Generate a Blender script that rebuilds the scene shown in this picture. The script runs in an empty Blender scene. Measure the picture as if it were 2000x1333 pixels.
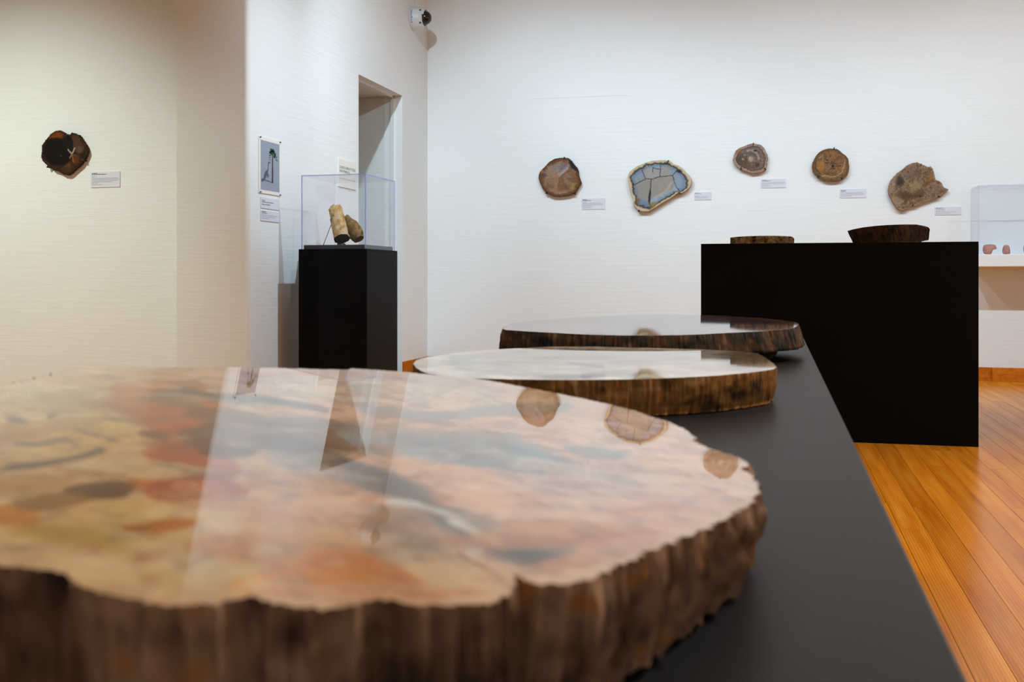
import bpy, bmesh, math, random
import numpy as np
from mathutils import Vector, Matrix

# ------------------------------------------------------------------ camera, world, lights, exposure
SC = bpy.context.scene
COL = SC.collection
ZC = 0.8                                   # camera height above the floor
FPX, CX, CY = 2000.0, 1000.0, 545.0        # focal length in px, principal point (verticals are corrected: shifted lens)
YAW = math.atan2(514.0, 2000.0)            # depth axis of the room runs to the right of the view axis
CAMP = np.array([0.0, 0.0, ZC])
FW = np.array([-math.sin(YAW), math.cos(YAW), 0.0])
RT = np.array([math.cos(YAW), math.sin(YAW), 0.0])
UP = np.array([0.0, 0.0, 1.0])

cam_data = bpy.data.cameras.new('camera')
cam_data.sensor_width = 36.0
cam_data.lens = 36.0 * FPX / 2000.0
cam_data.shift_y = -(666.5 - CY) / 2000.0
cam_data.clip_start = 0.02
cam_data.dof.use_dof = True
cam_data.dof.focus_distance = 4.6
cam_data.dof.aperture_fstop = 11.0
cam = bpy.data.objects.new('camera', cam_data)
cam.location = CAMP
cam.rotation_euler = (math.pi / 2, 0, YAW)
COL.objects.link(cam)
SC.camera = cam

world = bpy.data.worlds.new('world')
SC.world = world
world.use_nodes = True
world.node_tree.nodes['Background'].inputs[0].default_value = (0.9, 0.95, 1.0, 1)
world.node_tree.nodes['Background'].inputs[1].default_value = 0.02

SC.view_settings.view_transform = 'Standard'
SC.view_settings.look = 'None'
SC.view_settings.exposure = 0.0
SC.view_settings.gamma = 1.0
SC.view_settings.use_curve_mapping = False
SC.cycles.use_denoising = True
SC.cycles.max_bounces = 10
SC.cycles.diffuse_bounces = 6
SC.cycles.glossy_bounces = 6
SC.cycles.transparent_max_bounces = 24


def spot(name, loc, aim, watts, color, size=70, blend=0.6, radius=0.035):
    l = bpy.data.lights.new(name, 'SPOT')
    l.energy = watts
    l.color = color
    l.spot_size = math.radians(size)
    l.spot_blend = blend
    l.shadow_soft_size = radius
    o = bpy.data.objects.new(name, l)
    o.location = loc
    o.rotation_euler = (Vector(aim) - Vector(loc)).to_track_quat('-Z', 'Y').to_euler()
    COL.objects.link(o)
    return o


COOL = (0.66, 0.86, 1.0)
NEUT = (0.72, 0.89, 1.0)
SOFT = (0.80, 0.95, 0.92)
LAMP = (1.0, 0.95, 0.84)
# ceiling track in front of the back wall
for x, ax, w, c in ((-2.3, -2.1, 255, COOL), (-1.1, -0.9, 175, COOL), (0.2, 0.2, 165, COOL), (1.5, 1.3, 165, NEUT), (2.9, 2.5, 190, NEUT)):
    spot('track_or_fill_spot', (x, 5.7, 3.72), (ax, 8.7, 0.9), w, c, 86, 1.0)
# washing the wall with the doorway, the poster and the pedestal
spot('track_or_fill_spot', (0.4, 1.7, 3.72), (-3.0, 7.0, 1.6), 340, COOL, 27, 0.7)
spot('track_or_fill_spot', (-0.9, 5.55, 3.72), (-3.0, 5.95, 0.2), 320, COOL, 82, 1.0)
# wall with the dark slab on the far left
spot('track_or_fill_spot', (-5.2, 3.0, 3.72), (-4.7, 5.73, 0.1), 540, SOFT, 70, 1.0)
# slab table, and the floor right of it
spot('track_or_fill_spot', (1.0, 1.2, 3.72), (-0.25, 0.75, 0.66), 330, LAMP, 60, 1.0)
spot('track_or_fill_spot', (-1.6, 2.6, 3.72), (-0.2, 1.8, 0.66), 170, LAMP, 60, 1.0)
spot('track_or_fill_spot', (3.0, 4.6, 3.72), (1.7, 3.2, 0.0), 600, LAMP, 90, 1.0)
# unseen fill spots added behind the camera and to the right, for bounce
for x in (-4.4, -1.8, 0.8, 3.4):
    spot('track_or_fill_spot', (x, -1.0, 3.72), (x, -3.2, 1.3), 300, NEUT, 90, 1.0)
for y in (0.8, 3.4, 6.0):
    spot('track_or_fill_spot', (3.2, y, 3.72), (5.2, y, 1.3), 250, NEUT, 90, 1.0)

# ------------------------------------------------------------------ pixel <-> place
def ray(x, y):
    return FW + (x - CX) / FPX * RT - (y - CY) / FPX * UP

def on_y(x, y, Y):                         # point of a wall facing the camera
    r = ray(x, y); return CAMP + r * (Y / r[1])

def on_x(x, y, X):                         # point of a wall running in depth
    r = ray(x, y); return CAMP + r * (X / r[0])

def on_plane(x, y, p):                     # plane: down = A*right + B*forward + C (metres, camera axes)
    u, v = (x - CX) / FPX, (y - CY) / FPX
    d = p[2] / (v - p[0] * u - p[1])
    return CAMP + d * ray(x, y)

def project(P):
    Q = P - CAMP
    d = Q @ FW
    d = np.where(np.abs(d) < 0.05, 0.05, d)
    return CX + FPX * (Q @ RT) / d, CY - FPX * Q[..., 2] / d

# ------------------------------------------------------------------ numpy noise
def _h(ix, iy, s):
    n = (ix.astype(np.int64) * 374761393 + iy.astype(np.int64) * 668265263 + s * 1274126177) & 0x7fffffff
    n = ((n ^ (n >> 13)) * 1103515245) & 0x7fffffff
    n = ((n ^ (n >> 11)) * 69069) & 0x7fffffff
    return ((n ^ (n >> 15)) & 0xffff) / 65535.0

def vn(x, y, s=0):
    x = np.asarray(x, float); y = np.asarray(y, float)
    xi, yi = np.floor(x), np.floor(y)
    fx, fy = x - xi, y - yi
    fx = fx * fx * (3 - 2 * fx); fy = fy * fy * (3 - 2 * fy)
    a, b = _h(xi, yi, s), _h(xi + 1, yi, s)
    c, d = _h(xi, yi + 1, s), _h(xi + 1, yi + 1, s)
    return (a + (b - a) * fx) * (1 - fy) + (c + (d - c) * fx) * fy

def fbm(x, y, s=0, o=4):
    t, a, w = 0.0, 0.5, 0.0
    for i in range(o):
        t = t + a * vn(x * 2 ** i, y * 2 ** i, s + 17 * i); w += a; a *= 0.5
    return t / w

def lin(c):
    c = np.asarray(c, float) / 255.0
    return np.where(c <= 0.04045, c / 12.92, ((c + 0.055) / 1.055) ** 2.4)

def sstep(a, b, x):
    t = np.clip((x - a) / (b - a), 0, 1)
    return t * t * (3 - 2 * t)

# ------------------------------------------------------------------ materials
def L(c):
    v = lin(c); return (float(v[0]), float(v[1]), float(v[2]), 1.0)

def new_mat(name):
    m = bpy.data.materials.new(name); m.use_nodes = True
    return m, m.node_tree.nodes, m.node_tree.links, m.node_tree.nodes['Principled BSDF']

def coords(nt, ln, scale, kind='Object'):
    tc = nt.new('ShaderNodeTexCoord'); mp = nt.new('ShaderNodeMapping')
    mp.inputs['Scale'].default_value = scale
    ln.new(tc.outputs[kind], mp.inputs[0]); return mp.outputs[0]

def noise(nt, ln, vec, scale, detail=4, rough=0.55):
    n = nt.new('ShaderNodeTexNoise')
    n.inputs['Scale'].default_value = scale; n.inputs['Detail'].default_value = detail
    n.inputs['Roughness'].default_value = rough
    if vec is not None: ln.new(vec, n.inputs['Vector'])
    return n.outputs['Fac']

def ramp(nt, ln, fac, stops):
    r = nt.new('ShaderNodeValToRGB')
    while len(r.color_ramp.elements) < len(stops): r.color_ramp.elements.new(0.5)
    for e, (p, c) in zip(r.color_ramp.elements, stops): e.position = p; e.color = c
    ln.new(fac, r.inputs[0]); return r.outputs[0]

def bump(nt, ln, bs, h, strength, dist):
    b = nt.new('ShaderNodeBump'); b.inputs['Strength'].default_value = strength
    b.inputs['Distance'].default_value = dist
    ln.new(h, b.inputs['Height']); ln.new(b.outputs[0], bs.inputs['Normal'])

def mulcol(nt, ln, a, b, fac=1.0, mode='MULTIPLY'):
    m = nt.new('ShaderNodeMix'); m.data_type = 'RGBA'; m.blend_type = mode
    m.inputs[0].default_value = fac
    ln.new(a, m.inputs[6]); ln.new(b, m.inputs[7]); return m.outputs[2]

def plain(name, c, rough=0.6, spec=0.5, metallic=0.0, noise_amt=0.06, nscale=20.0):
    m, nt, ln, bs = new_mat(name)
    v = coords(nt, ln, (1, 1, 1))
    f = noise(nt, ln, v, nscale)
    c = L(c)
    lo = tuple(x * (1 - noise_amt) for x in c[:3]) + (1,); hi = tuple(min(1, x * (1 + noise_amt)) for x in c[:3]) + (1,)
    ln.new(ramp(nt, ln, f, [(0.3, lo), (0.7, hi)]), bs.inputs['Base Color'])
    bs.inputs['Roughness'].default_value = rough
    bs.inputs['Specular IOR Level'].default_value = spec
    bs.inputs['Metallic'].default_value = metallic
    return m

def wall_mat(name, c):
    m, nt, ln, bs = new_mat(name)
    v1 = coords(nt, ln, (1.6, 1.6, 26.0)); v2 = coords(nt, ln, (5.0, 5.0, 80.0)); v3 = coords(nt, ln, (1, 1, 1))
    a = noise(nt, ln, v1, 1.6, 5, 0.6); b = noise(nt, ln, v2, 1.5, 3, 0.5)
    ad = nt.new('ShaderNodeMath'); ad.operation = 'MULTIPLY_ADD'; ad.inputs[1].default_value = 0.4
    ln.new(b, ad.inputs[0]); ln.new(a, ad.inputs[2])
    bump(nt, ln, bs, ad.outputs[0], 0.25, 0.006)
    f = noise(nt, ln, v3, 1.3, 3)
    c = L(c)
    ln.new(ramp(nt, ln, f, [(0.3, tuple(x * 0.97 for x in c[:3]) + (1,)), (0.7, c)]), bs.inputs['Base Color'])
    bs.inputs['Roughness'].default_value = 0.55
    bs.inputs['Specular IOR Level'].default_value = 0.3
    return m

def painted(name, rough, nscale, amt, bump_s=0.0, bump_d=0.002, nvec=(1, 1, 1), spec=0.5, coat=0.0, vein=0.0):
    m, nt, ln, bs = new_mat(name)
    at = nt.new('ShaderNodeAttribute'); at.attribute_name = 'Col'
    v = coords(nt, ln, nvec)
    f = noise(nt, ln, v, nscale, 6, 0.65)
    r = ramp(nt, ln, f, [(0.25, (1 - amt,) * 3 + (1,)), (0.75, (1.0, 1.0, 1.0, 1))])
    out = mulcol(nt, ln, at.outputs['Color'], r)
    if vein:
        f2 = noise(nt, ln, v, nscale * 0.22, 8, 0.62)
        r2 = ramp(nt, ln, f2, [(0.45, (1, 1, 1, 1)), (0.49, (0.62, 0.50, 0.44, 1)), (0.51, (0.70, 0.60, 0.54, 1)), (0.56, (1, 1, 1, 1))])
        out = mulcol(nt, ln, out, r2, vein)
        f3 = noise(nt, ln, v, nscale * 0.5, 6, 0.7)
        r3 = ramp(nt, ln, f3, [(0.35, (0.82, 0.74, 0.68, 1)), (0.5, (1, 1, 1, 1)), (0.68, (1.12, 1.1, 1.06, 1))])
        out = mulcol(nt, ln, out, r3, 0.55)
    ln.new(out, bs.inputs['Base Color'])
    bs.inputs['Roughness'].default_value = rough
    bs.inputs['Specular IOR Level'].default_value = spec
    bs.inputs['Coat Weight'].default_value = coat
    bs.inputs['Coat Roughness'].default_value = 0.02
    if bump_s: bump(nt, ln, bs, f, bump_s, bump_d)
    return m

def acrylic(name, tint=(0.985, 0.99, 1.0, 1)):
    m, nt, ln, bs = new_mat(name)
    nt.remove(bs)
    tr = nt.new('ShaderNodeBsdfTransparent'); tr.inputs[0].default_value = tint
    gl = nt.new('ShaderNodeBsdfGlossy'); gl.inputs['Roughness'].default_value = 0.01
    lw = nt.new('ShaderNodeLayerWeight'); lw.inputs[0].default_value = 0.5
    pw = nt.new('ShaderNodeMath'); pw.operation = 'POWER'; pw.inputs[1].default_value = 5.0
    fr = nt.new('ShaderNodeMath'); fr.operation = 'MULTIPLY_ADD'; fr.inputs[1].default_value = 0.5; fr.inputs[2].default_value = 0.02
    ln.new(lw.outputs['Facing'], pw.inputs[0]); ln.new(pw.outputs[0], fr.inputs[0])
    mx = nt.new('ShaderNodeMixShader')
    ln.new(fr.outputs[0], mx.inputs[0]); ln.new(tr.outputs[0], mx.inputs[1]); ln.new(gl.outputs[0], mx.inputs[2])
    ln.new(mx.outputs[0], nt['Material Output'].inputs[0])
    return m

M = {}
M['wall'] = wall_mat('white_plaster', (234, 236, 235))
M['wall_cream'] = wall_mat('cream_plaster', (232, 233, 227))
M['passage'] = wall_mat('passage_paint', (222, 226, 222))
M['ceiling'] = plain('ceiling_paint', (235, 234, 230), 0.9, 0.2, 0, 0.02)
M['black'] = plain('black_lacquer', (6, 7, 9), 0.55, 0.09, 0, 0.10, 3.0)
M['tabletop'] = plain('black_satin_paint', (13, 17, 22), 0.42, 0.24, 0, 0.05, 4.0)
M['deck'] = plain('dark_deck', (38, 40, 46), 0.35, 0.5)
M['white_paint'] = plain('white_satin_paint', (238, 238, 236), 0.45, 0.4, 0, 0.01)
M['card'] = plain('white_card', (216, 217, 226), 0.7, 0.2, 0, 0.01)
M['card_cream'] = plain('cream_card', (232, 228, 220), 0.7, 0.2, 0, 0.01)
M['card_edge'] = plain('card_core', (190, 160, 120), 0.8, 0.1)
M['ink'] = plain('grey_ink', (70, 72, 80), 0.8, 0.1)
M['ink_light'] = plain('pale_ink', (150, 152, 162), 0.8, 0.1)
M['ink_green'] = plain('green_ink', (70, 100, 80), 0.8, 0.1)
M['pin'] = plain('black_steel', (18, 18, 20), 0.4, 0.5)
M['plastic'] = plain('white_plastic', (214, 219, 222), 0.4, 0.5, 0, 0.01)
M['dome'] = plain('smoked_dome', (10, 9, 10), 0.05, 0.6)
M['logo'] = plain('blue_print', (70, 95, 190), 0.6, 0.2)
M['acrylic'] = acrylic('clear_acrylic')
M['joint'] = plain('floor_gap', (48, 24, 8), 0.9, 0.1)


def edge_mat(name, c, alpha):
    m, nt, ln, bs = new_mat(name)
    f = noise(nt, ln, coords(nt, ln, (1, 1, 1)), 12.0)
    c = L(c); ln.new(ramp(nt, ln, f, [(0.3, tuple(x * 0.92 for x in c[:3]) + (1,)), (0.7, c)]), bs.inputs['Base Color'])
    bs.inputs['Roughness'].default_value = 0.15
    bs.inputs['Alpha'].default_value = alpha
    return m
M['acrylic_edge'] = edge_mat('acrylic_edge', (150, 160, 240), 0.4)
M['acrylic_edge_clear'] = edge_mat('acrylic_edge_clear', (200, 206, 225), 0.10)
M['acrylic_edge_pale'] = edge_mat('acrylic_edge_pale', (190, 198, 225), 0.25)


def plank_mat(name, c1, c2, c3, rough=0.22):
    m, nt, ln, bs = new_mat(name)
    oi = nt.new('ShaderNodeObjectInfo')
    tc = nt.new('ShaderNodeTexCoord')
    off = nt.new('ShaderNodeVectorMath'); off.operation = 'SCALE'; off.inputs['Scale'].default_value = 40.0
    cb = nt.new('ShaderNodeCombineXYZ')
    for i in range(3): ln.new(oi.outputs['Random'], cb.inputs[i])
    ln.new(cb.outputs[0], off.inputs[0])
    ad = nt.new('ShaderNodeVectorMath'); ad.operation = 'ADD'
    ln.new(tc.outputs['Object'], ad.inputs[0]); ln.new(off.outputs[0], ad.inputs[1])
    mp = nt.new('ShaderNodeMapping'); mp.inputs['Scale'].default_value = (1.0, 0.05, 1.0); ln.new(ad.outputs[0], mp.inputs[0])
    f1 = noise(nt, ln, mp.outputs[0], 34.0, 3, 0.5)
    w = nt.new('ShaderNodeTexWave'); w.wave_type = 'BANDS'; w.bands_direction = 'X'
    w.inputs['Scale'].default_value = 38.0; w.inputs['Distortion'].default_value = 7.0
    w.inputs['Detail'].default_value = 2.0; w.inputs['Detail Scale'].default_value = 0.35
    ln.new(mp.outputs[0], w.inputs['Vector'])
    base = ramp(nt, ln, f1, [(0.25, L(c1)), (0.55, L(c2)), (0.8, L(c3))])
    gr = ramp(nt, ln, w.outputs['Fac'], [(0.0, (0.74, 0.66, 0.58, 1)), (0.6, (1, 1, 1, 1))])
    col = mulcol(nt, ln, base, gr, 0.75)
    var = ramp(nt, ln, oi.outputs['Random'], [(0.0, (0.82, 0.78, 0.74, 1)), (0.5, (0.95, 0.93, 0.9, 1)), (1.0, (1.08, 1.08, 1.05, 1))])
    ln.new(mulcol(nt, ln, col, var), bs.inputs['Base Color'])
    bs.inputs['Roughness'].default_value = rough
    bs.inputs['Specular IOR Level'].default_value = 0.22
    bump(nt, ln, bs, w.outputs['Fac'], 0.04, 0.001)
    return m
M['plank'] = plank_mat('fir_floor', (200, 116, 20), (226, 146, 38), (236, 168, 64))
M['base_wood'] = plank_mat('fir_baseboard', (186, 98, 18), (206, 118, 28), (216, 136, 42), 0.3)

# ------------------------------------------------------------------ object helpers
def mesh_from(name, V, Fc, origin, mat=None, smooth=False, colors=None):
    V = np.asarray(V, float) - np.asarray(origin, float)
    me = bpy.data.meshes.new(name)
    me.from_pydata([tuple(v) for v in V], [], [tuple(int(i) for i in f) for f in Fc])
    if colors is not None:
        at = me.color_attributes.new('Col', 'FLOAT_COLOR', 'POINT')
        c4 = np.ones((len(V), 4), np.float32); c4[:, :3] = colors
        at.data.foreach_set('color', c4.ravel())
    if smooth:
        me.polygons.foreach_set('use_smooth', [True] * len(me.polygons))
    if mat: me.materials.append(mat)
    me.update()
    return me

def tag(o, label=None, cat=None, group=None, kind=None):
    if label: o['label'] = label
    if cat: o['category'] = cat
    if group: o['group'] = group
    if kind: o['kind'] = kind
    return o

def thing(name, loc, label, cat, group=None):
    o = bpy.data.objects.new(name, None); o.empty_display_size = 0.05
    o.location = tuple(loc); COL.objects.link(o)
    return tag(o, label, cat, group, 'thing')

def root_loc(o):
    while o.parent: o = o.parent
    return np.array(o.location)

def part(name, V, Fc, mat, parent=None, smooth=False, colors=None, origin=None):
    """one mesh; V in world coordinates. With a parent it becomes its part."""
    if parent is not None: org = root_loc(parent)
    else: org = np.zeros(3) if origin is None else np.asarray(origin, float)
    me = mesh_from(name, V, Fc, org, mat, smooth, colors)
    o = bpy.data.objects.new(name, me); COL.objects.link(o)
    if parent is not None: o.parent = parent
    else: o.location = tuple(org)
    return o

BOXF = [(0, 3, 2, 1), (4, 5, 6, 7), (0, 1, 5, 4), (1, 2, 6, 5), (2, 3, 7, 6), (3, 0, 4, 7)]
def box(x0, x1, y0, y1, z0, z1):
    return [(x0, y0, z0), (x1, y0, z0), (x1, y1, z0), (x0, y1, z0), (x0, y0, z1), (x1, y0, z1), (x1, y1, z1), (x0, y1, z1)], list(BOXF)

def join(*vf):
    V, Fc = [], []
    for v, f in vf:
        n = len(V); V += list(v); Fc += [tuple(i + n for i in q) for q in f]
    return V, Fc

def bevel_box(x0, x1, y0, y1, z0, z1, b=0.003, seg=2):
    bm = bmesh.new(); v, f = box(x0, x1, y0, y1, z0, z1)
    vs = [bm.verts.new(p) for p in v]
    for q in f: bm.faces.new([vs[i] for i in q])
    bmesh.ops.bevel(bm, geom=list(bm.edges), offset=b, segments=seg, affect='EDGES', profile=0.5)
    bm.verts.index_update()
    V = [tuple(p.co) for p in bm.verts]; Fc = [tuple(w.index for w in q.verts) for q in bm.faces]
    bm.free(); return V, Fc

def tube(pts, r, n=8, cap=True):
    pts = [np.array(p, float) for p in pts]; V, Fc = [], []
    rs = r if hasattr(r, '__len__') else [r] * len(pts)
    for i, p in enumerate(pts):
        t = pts[min(i + 1, len(pts) - 1)] - pts[max(i - 1, 0)]; t = t / np.linalg.norm(t)
        a = np.cross(t, (0, 0, 1) if abs(t[2]) < 0.9 else (1, 0, 0)); a /= np.linalg.norm(a); b = np.cross(t, a)
        for k in range(n):
            g = 2 * math.pi * k / n; V.append(p + rs[i] * (math.cos(g) * a + math.sin(g) * b))
    for i in range(len(pts) - 1):
        for k in range(n):
            k2 = (k + 1) % n; Fc.append((i * n + k, i * n + k2, (i + 1) * n + k2, (i + 1) * n + k))
    if cap:
        Fc.append(tuple(range(n - 1, -1, -1))); m = (len(pts) - 1) * n; Fc.append(tuple(range(m, m + n)))
    return V, Fc

def lathe_x(prof, c, n=32, sx=1):
    """profile (offset along +X, radius), around an axis through c"""
    V, Fc = [], []
    for a, r in prof:
        for k in range(n):
            g = 2 * math.pi * k / n; V.append((c[0] + a, c[1] + r * math.cos(g), c[2] + r * math.sin(g)))
    for i in range(len(prof) - 1):
        for k in range(n):
            k2 = (k + 1) % n; Fc.append((i * n + k, i * n + k2, (i + 1) * n + k2, (i + 1) * n + k))
    m = (len(prof) - 1) * n
    Fc.append(tuple(range(n - 1, -1, -1))); Fc.append(tuple(range(m, m + n)))
    return V, Fc

# ------------------------------------------------------------------ the setting
YW = 10.87 * ZC          # back wall
XL = -3.77 * ZC          # wall with the doorway
YP = 6.85 * ZC           # front face of the projecting wall end, left of the doorway wall
YR = YP + 0.26           # recessed wall on the far left
HC = 3.9                 # ceiling
XR, YB = 5.2, -3.2       # right wall, wall behind the camera
XFAR = -6.4
DY0, DY1, DH = 8.91 * ZC, 10.07 * ZC, 2.913 * ZC   # doorway

def structure(name, VF, mat):
    o = part(name, VF[0], VF[1], mat); return tag(o, kind='structure')

structure('wall_back', box(XL - 0.16, XR + 0.15, YW, YW + 0.15, -0.02, HC), M['wall'])
structure('wall_left', join(box(XL - 0.16, XL, YP + 0.03, DY0, 0, HC), box(XL - 0.16, XL, DY1, YW, 0, HC),
                            box(XL - 0.16, XL, DY0, DY1, DH, HC)), M['wall'])
# rounded corner end of that wall, facing the camera, and the recessed wall beside it
XPL = on_y(345, 500, YP)[0]
def wall_end():
    r = 0.03; V = []; n = 8
    prof = [(XPL, YP + 0.3), (XPL, YP)]
    for k in range(n + 1):
        g = math.pi / 2 * k / n; prof.append((XL - r + r * math.sin(g), YP + r - r * math.cos(g)))
    prof += [(XL, YP + 0.03), (XL - 0.16, YP + 0.3)]
    prof = [p for i, p in enumerate(prof) if i == 0 or p != prof[i - 1]]
    m = len(prof)
    V = [(x, y, 0) for x, y in prof] + [(x, y, HC) for x, y in prof]
    Fc = [(i, (i + 1) % m, m + (i + 1) % m, m + i) for i in range(m)] + [tuple(range(m - 1, -1, -1)), tuple(range(m, 2 * m))]
    return V, Fc
structure('wall_end', wall_end(), M['wall_cream'])
structure('wall_recess', box(XFAR, XPL + 0.02, YR, YR + 0.12, -0.02, HC), M['wall_cream'])
structure('wall_far_left', box(XFAR - 0.12, XFAR, YB, YR + 0.12, -0.02, HC), M['wall_cream'])
structure('wall_right', box(XR, XR + 0.12, YB, YW, -0.02, HC), M['wall'])
structure('wall_rear', box(XFAR, XR, YB - 0.12, YB, -0.02, HC), M['wall'])
structure('ceiling', box(XFAR - 0.12, XR + 0.12, YB - 0.12, YW + 0.15, HC, HC + 0.1), M['ceiling'])
# passage behind the doorway: its ceiling lies level with the door head
XI = XL - 0.16
structure('wall_passage_end', box(-5.2, XI, DY1 + 0.005, DY1 + 0.1, 0, DH + 0.1), M['passage'])
structure('wall_passage_far', box(-5.3, -5.2, DY0 - 1.2, DY1 + 0.1, 0, DH + 0.1), M['passage'])
structure('wall_passage_near', box(-5.2, XI, DY0 - 1.3, DY0 - 1.2, 0, DH + 0.1), M['passage'])
structure('ceiling_passage', box(-5.2, XI, DY0 - 1.2, DY1, DH, DH + 0.1), M['passage'])
dr = part('door_1', *join(box(XL - 0.10, XL - 0.075, DY1 - 0.02, DY1 + 0.004, 0, DH), box(XL - 0.10, XL - 0.075, DY0, DY1, DH - 0.015, DH)), M['passage'])
tag(dr, kind='structure')

# floor: base and single fir boards along the depth axis
fl = part('floor', *box(XFAR, XR, YB, YW, -0.05, -0.012), M['joint']); tag(fl, kind='structure')
SPC = 0.105 * 0.9686 * ZC
X0 = 0.497 * 0.9686 * ZC
rng = random.Random(4)
def plank(x0, x1, y0, y1):
    g = 0.0007
    c = np.array([(x0 + x1) / 2, (y0 + y1) / 2, 0])
    V, Fc = box(x0 + g, x1 - g, y0 + g, y1 - g, -0.0121, 0.0)
    me = mesh_from('floor_board', V, Fc, c, M['plank'])
    o = bpy.data.objects.new('floor_board', me); o.location = tuple(c); COL.objects.link(o); o.parent = fl
FIX = {1: [3.82, 7.1], 0: [3.49, 6.4], 2: [2.2, 5.6], 3: [4.7]}
i0, i1 = int((XL + 0.35 - X0) / SPC), 25
for i in range(i0, i1):
    xa, xb = X0 + i * SPC, X0 + (i + 1) * SPC
    if i in FIX: cuts = FIX[i]
    else:
        cuts = [rng.uniform(0.6, 2.4)]
        while cuts[-1] < YW - 2.2: cuts.append(cuts[-1] + rng.uniform(2.2, 3.8))
    ys = [-1.2] + cuts + [YW - 0.012]
    for a, b in zip(ys[:-1], ys[1:]): plank(xa, xb, a, b)
# the rest of the floor, out of sight, continues the boards
i2 = i1 + 18
for i in range(i1, i2): plank(X0 + i * SPC, X0 + (i + 1) * SPC, -1.2, YW - 0.012)
plank(X0 + i2 * SPC, XR, -1.2, YW - 0.012)
i3 = int(math.floor((XFAR - X0) / SPC)) + 1
for i in range(i3, i0): plank(X0 + i * SPC, X0 + (i + 1) * SPC, -1.2, (YW - 0.012) if i >= i0 - 4 else YR)
plank(XFAR, X0 + i3 * SPC, -1.2, YR)
plank(XFAR, XR, YB, -1.2)
plank(-5.2, XL - 0.16, DY0 - 1.2, DY1)

# baseboards: dark fir set under the plaster, thicker to the right of the shelf's end
XJ = on_y(1936, 740, YW)[0]
bb = part('baseboard_back', *join(box(XL + 0.02, XJ, YW - 0.012, YW, 0.0, 0.107)), M['base_wood']); tag(bb, kind='structure')
part('shoe_moulding', *join(box(XL + 0.02, XJ, YW - 0.030, YW - 0.012, 0.0, 0.016)), M['base_wood'], bb)
b2 = part('baseboard_right', *join(box(XJ, XR, YW - 0.036, YW, 0.0, 0.107), box(XJ, XR, YW - 0.038, YW - 0.036, 0.055, 0.107)), M['base_wood']); tag(b2, kind='structure')
part('shoe_moulding', *join(box(XJ, XR, YW - 0.054, YW - 0.036, 0.0, 0.016)), M['base_wood'], b2)
b3 = part('baseboard_left', *join(box(XL, XL + 0.012, DY1, YW - 0.012, 0, 0.107)), M['base_wood']); tag(b3, kind='structure')
b4 = part('baseboard_doorway', *join(box(XL, XL + 0.012, YP + 0.03, DY0, 0, 0.107)), M['base_wood']); tag(b4, kind='structure')
b5 = part('baseboard_end', *join(box(XPL, XL - 0.01, YP - 0.012, YP, 0, 0.107)), M['base_wood']); tag(b5, kind='structure')
b6 = part('baseboard_recess', *join(box(XFAR, XPL, YR - 0.012, YR, 0, 0.075)), M['base_wood']); tag(b6, kind='structure')
# a raised seam of plaster on the back wall
sm = part('trim_1', *join(box(on_y(1040, 190, YW)[0], on_y(1226, 185, YW)[0], YW - 0.002, YW + 0.001, on_y(1130, 190, YW)[2], on_y(1130, 184, YW)[2])), M['wall'])
tag(sm, kind='structure')

# ------------------------------------------------------------------ slabs of petrified wood
def resample(P, n):
    P = np.asarray(P, float); Q = np.vstack([P, P[:1]])
    s = np.r_[0, np.cumsum(np.linalg.norm(np.diff(Q, axis=0), axis=1))]
    t = np.linspace(0, s[-1], n, endpoint=False)
    return np.stack([np.interp(t, s, Q[:, k]) for k in range(P.shape[1])], 1), t / s[-1]

def smooth_loop(P, k):
    for _ in range(k): P = 0.25 * np.roll(P, 1, 0) + 0.5 * P + 0.25 * np.roll(P, -1, 0)
    return P

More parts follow.
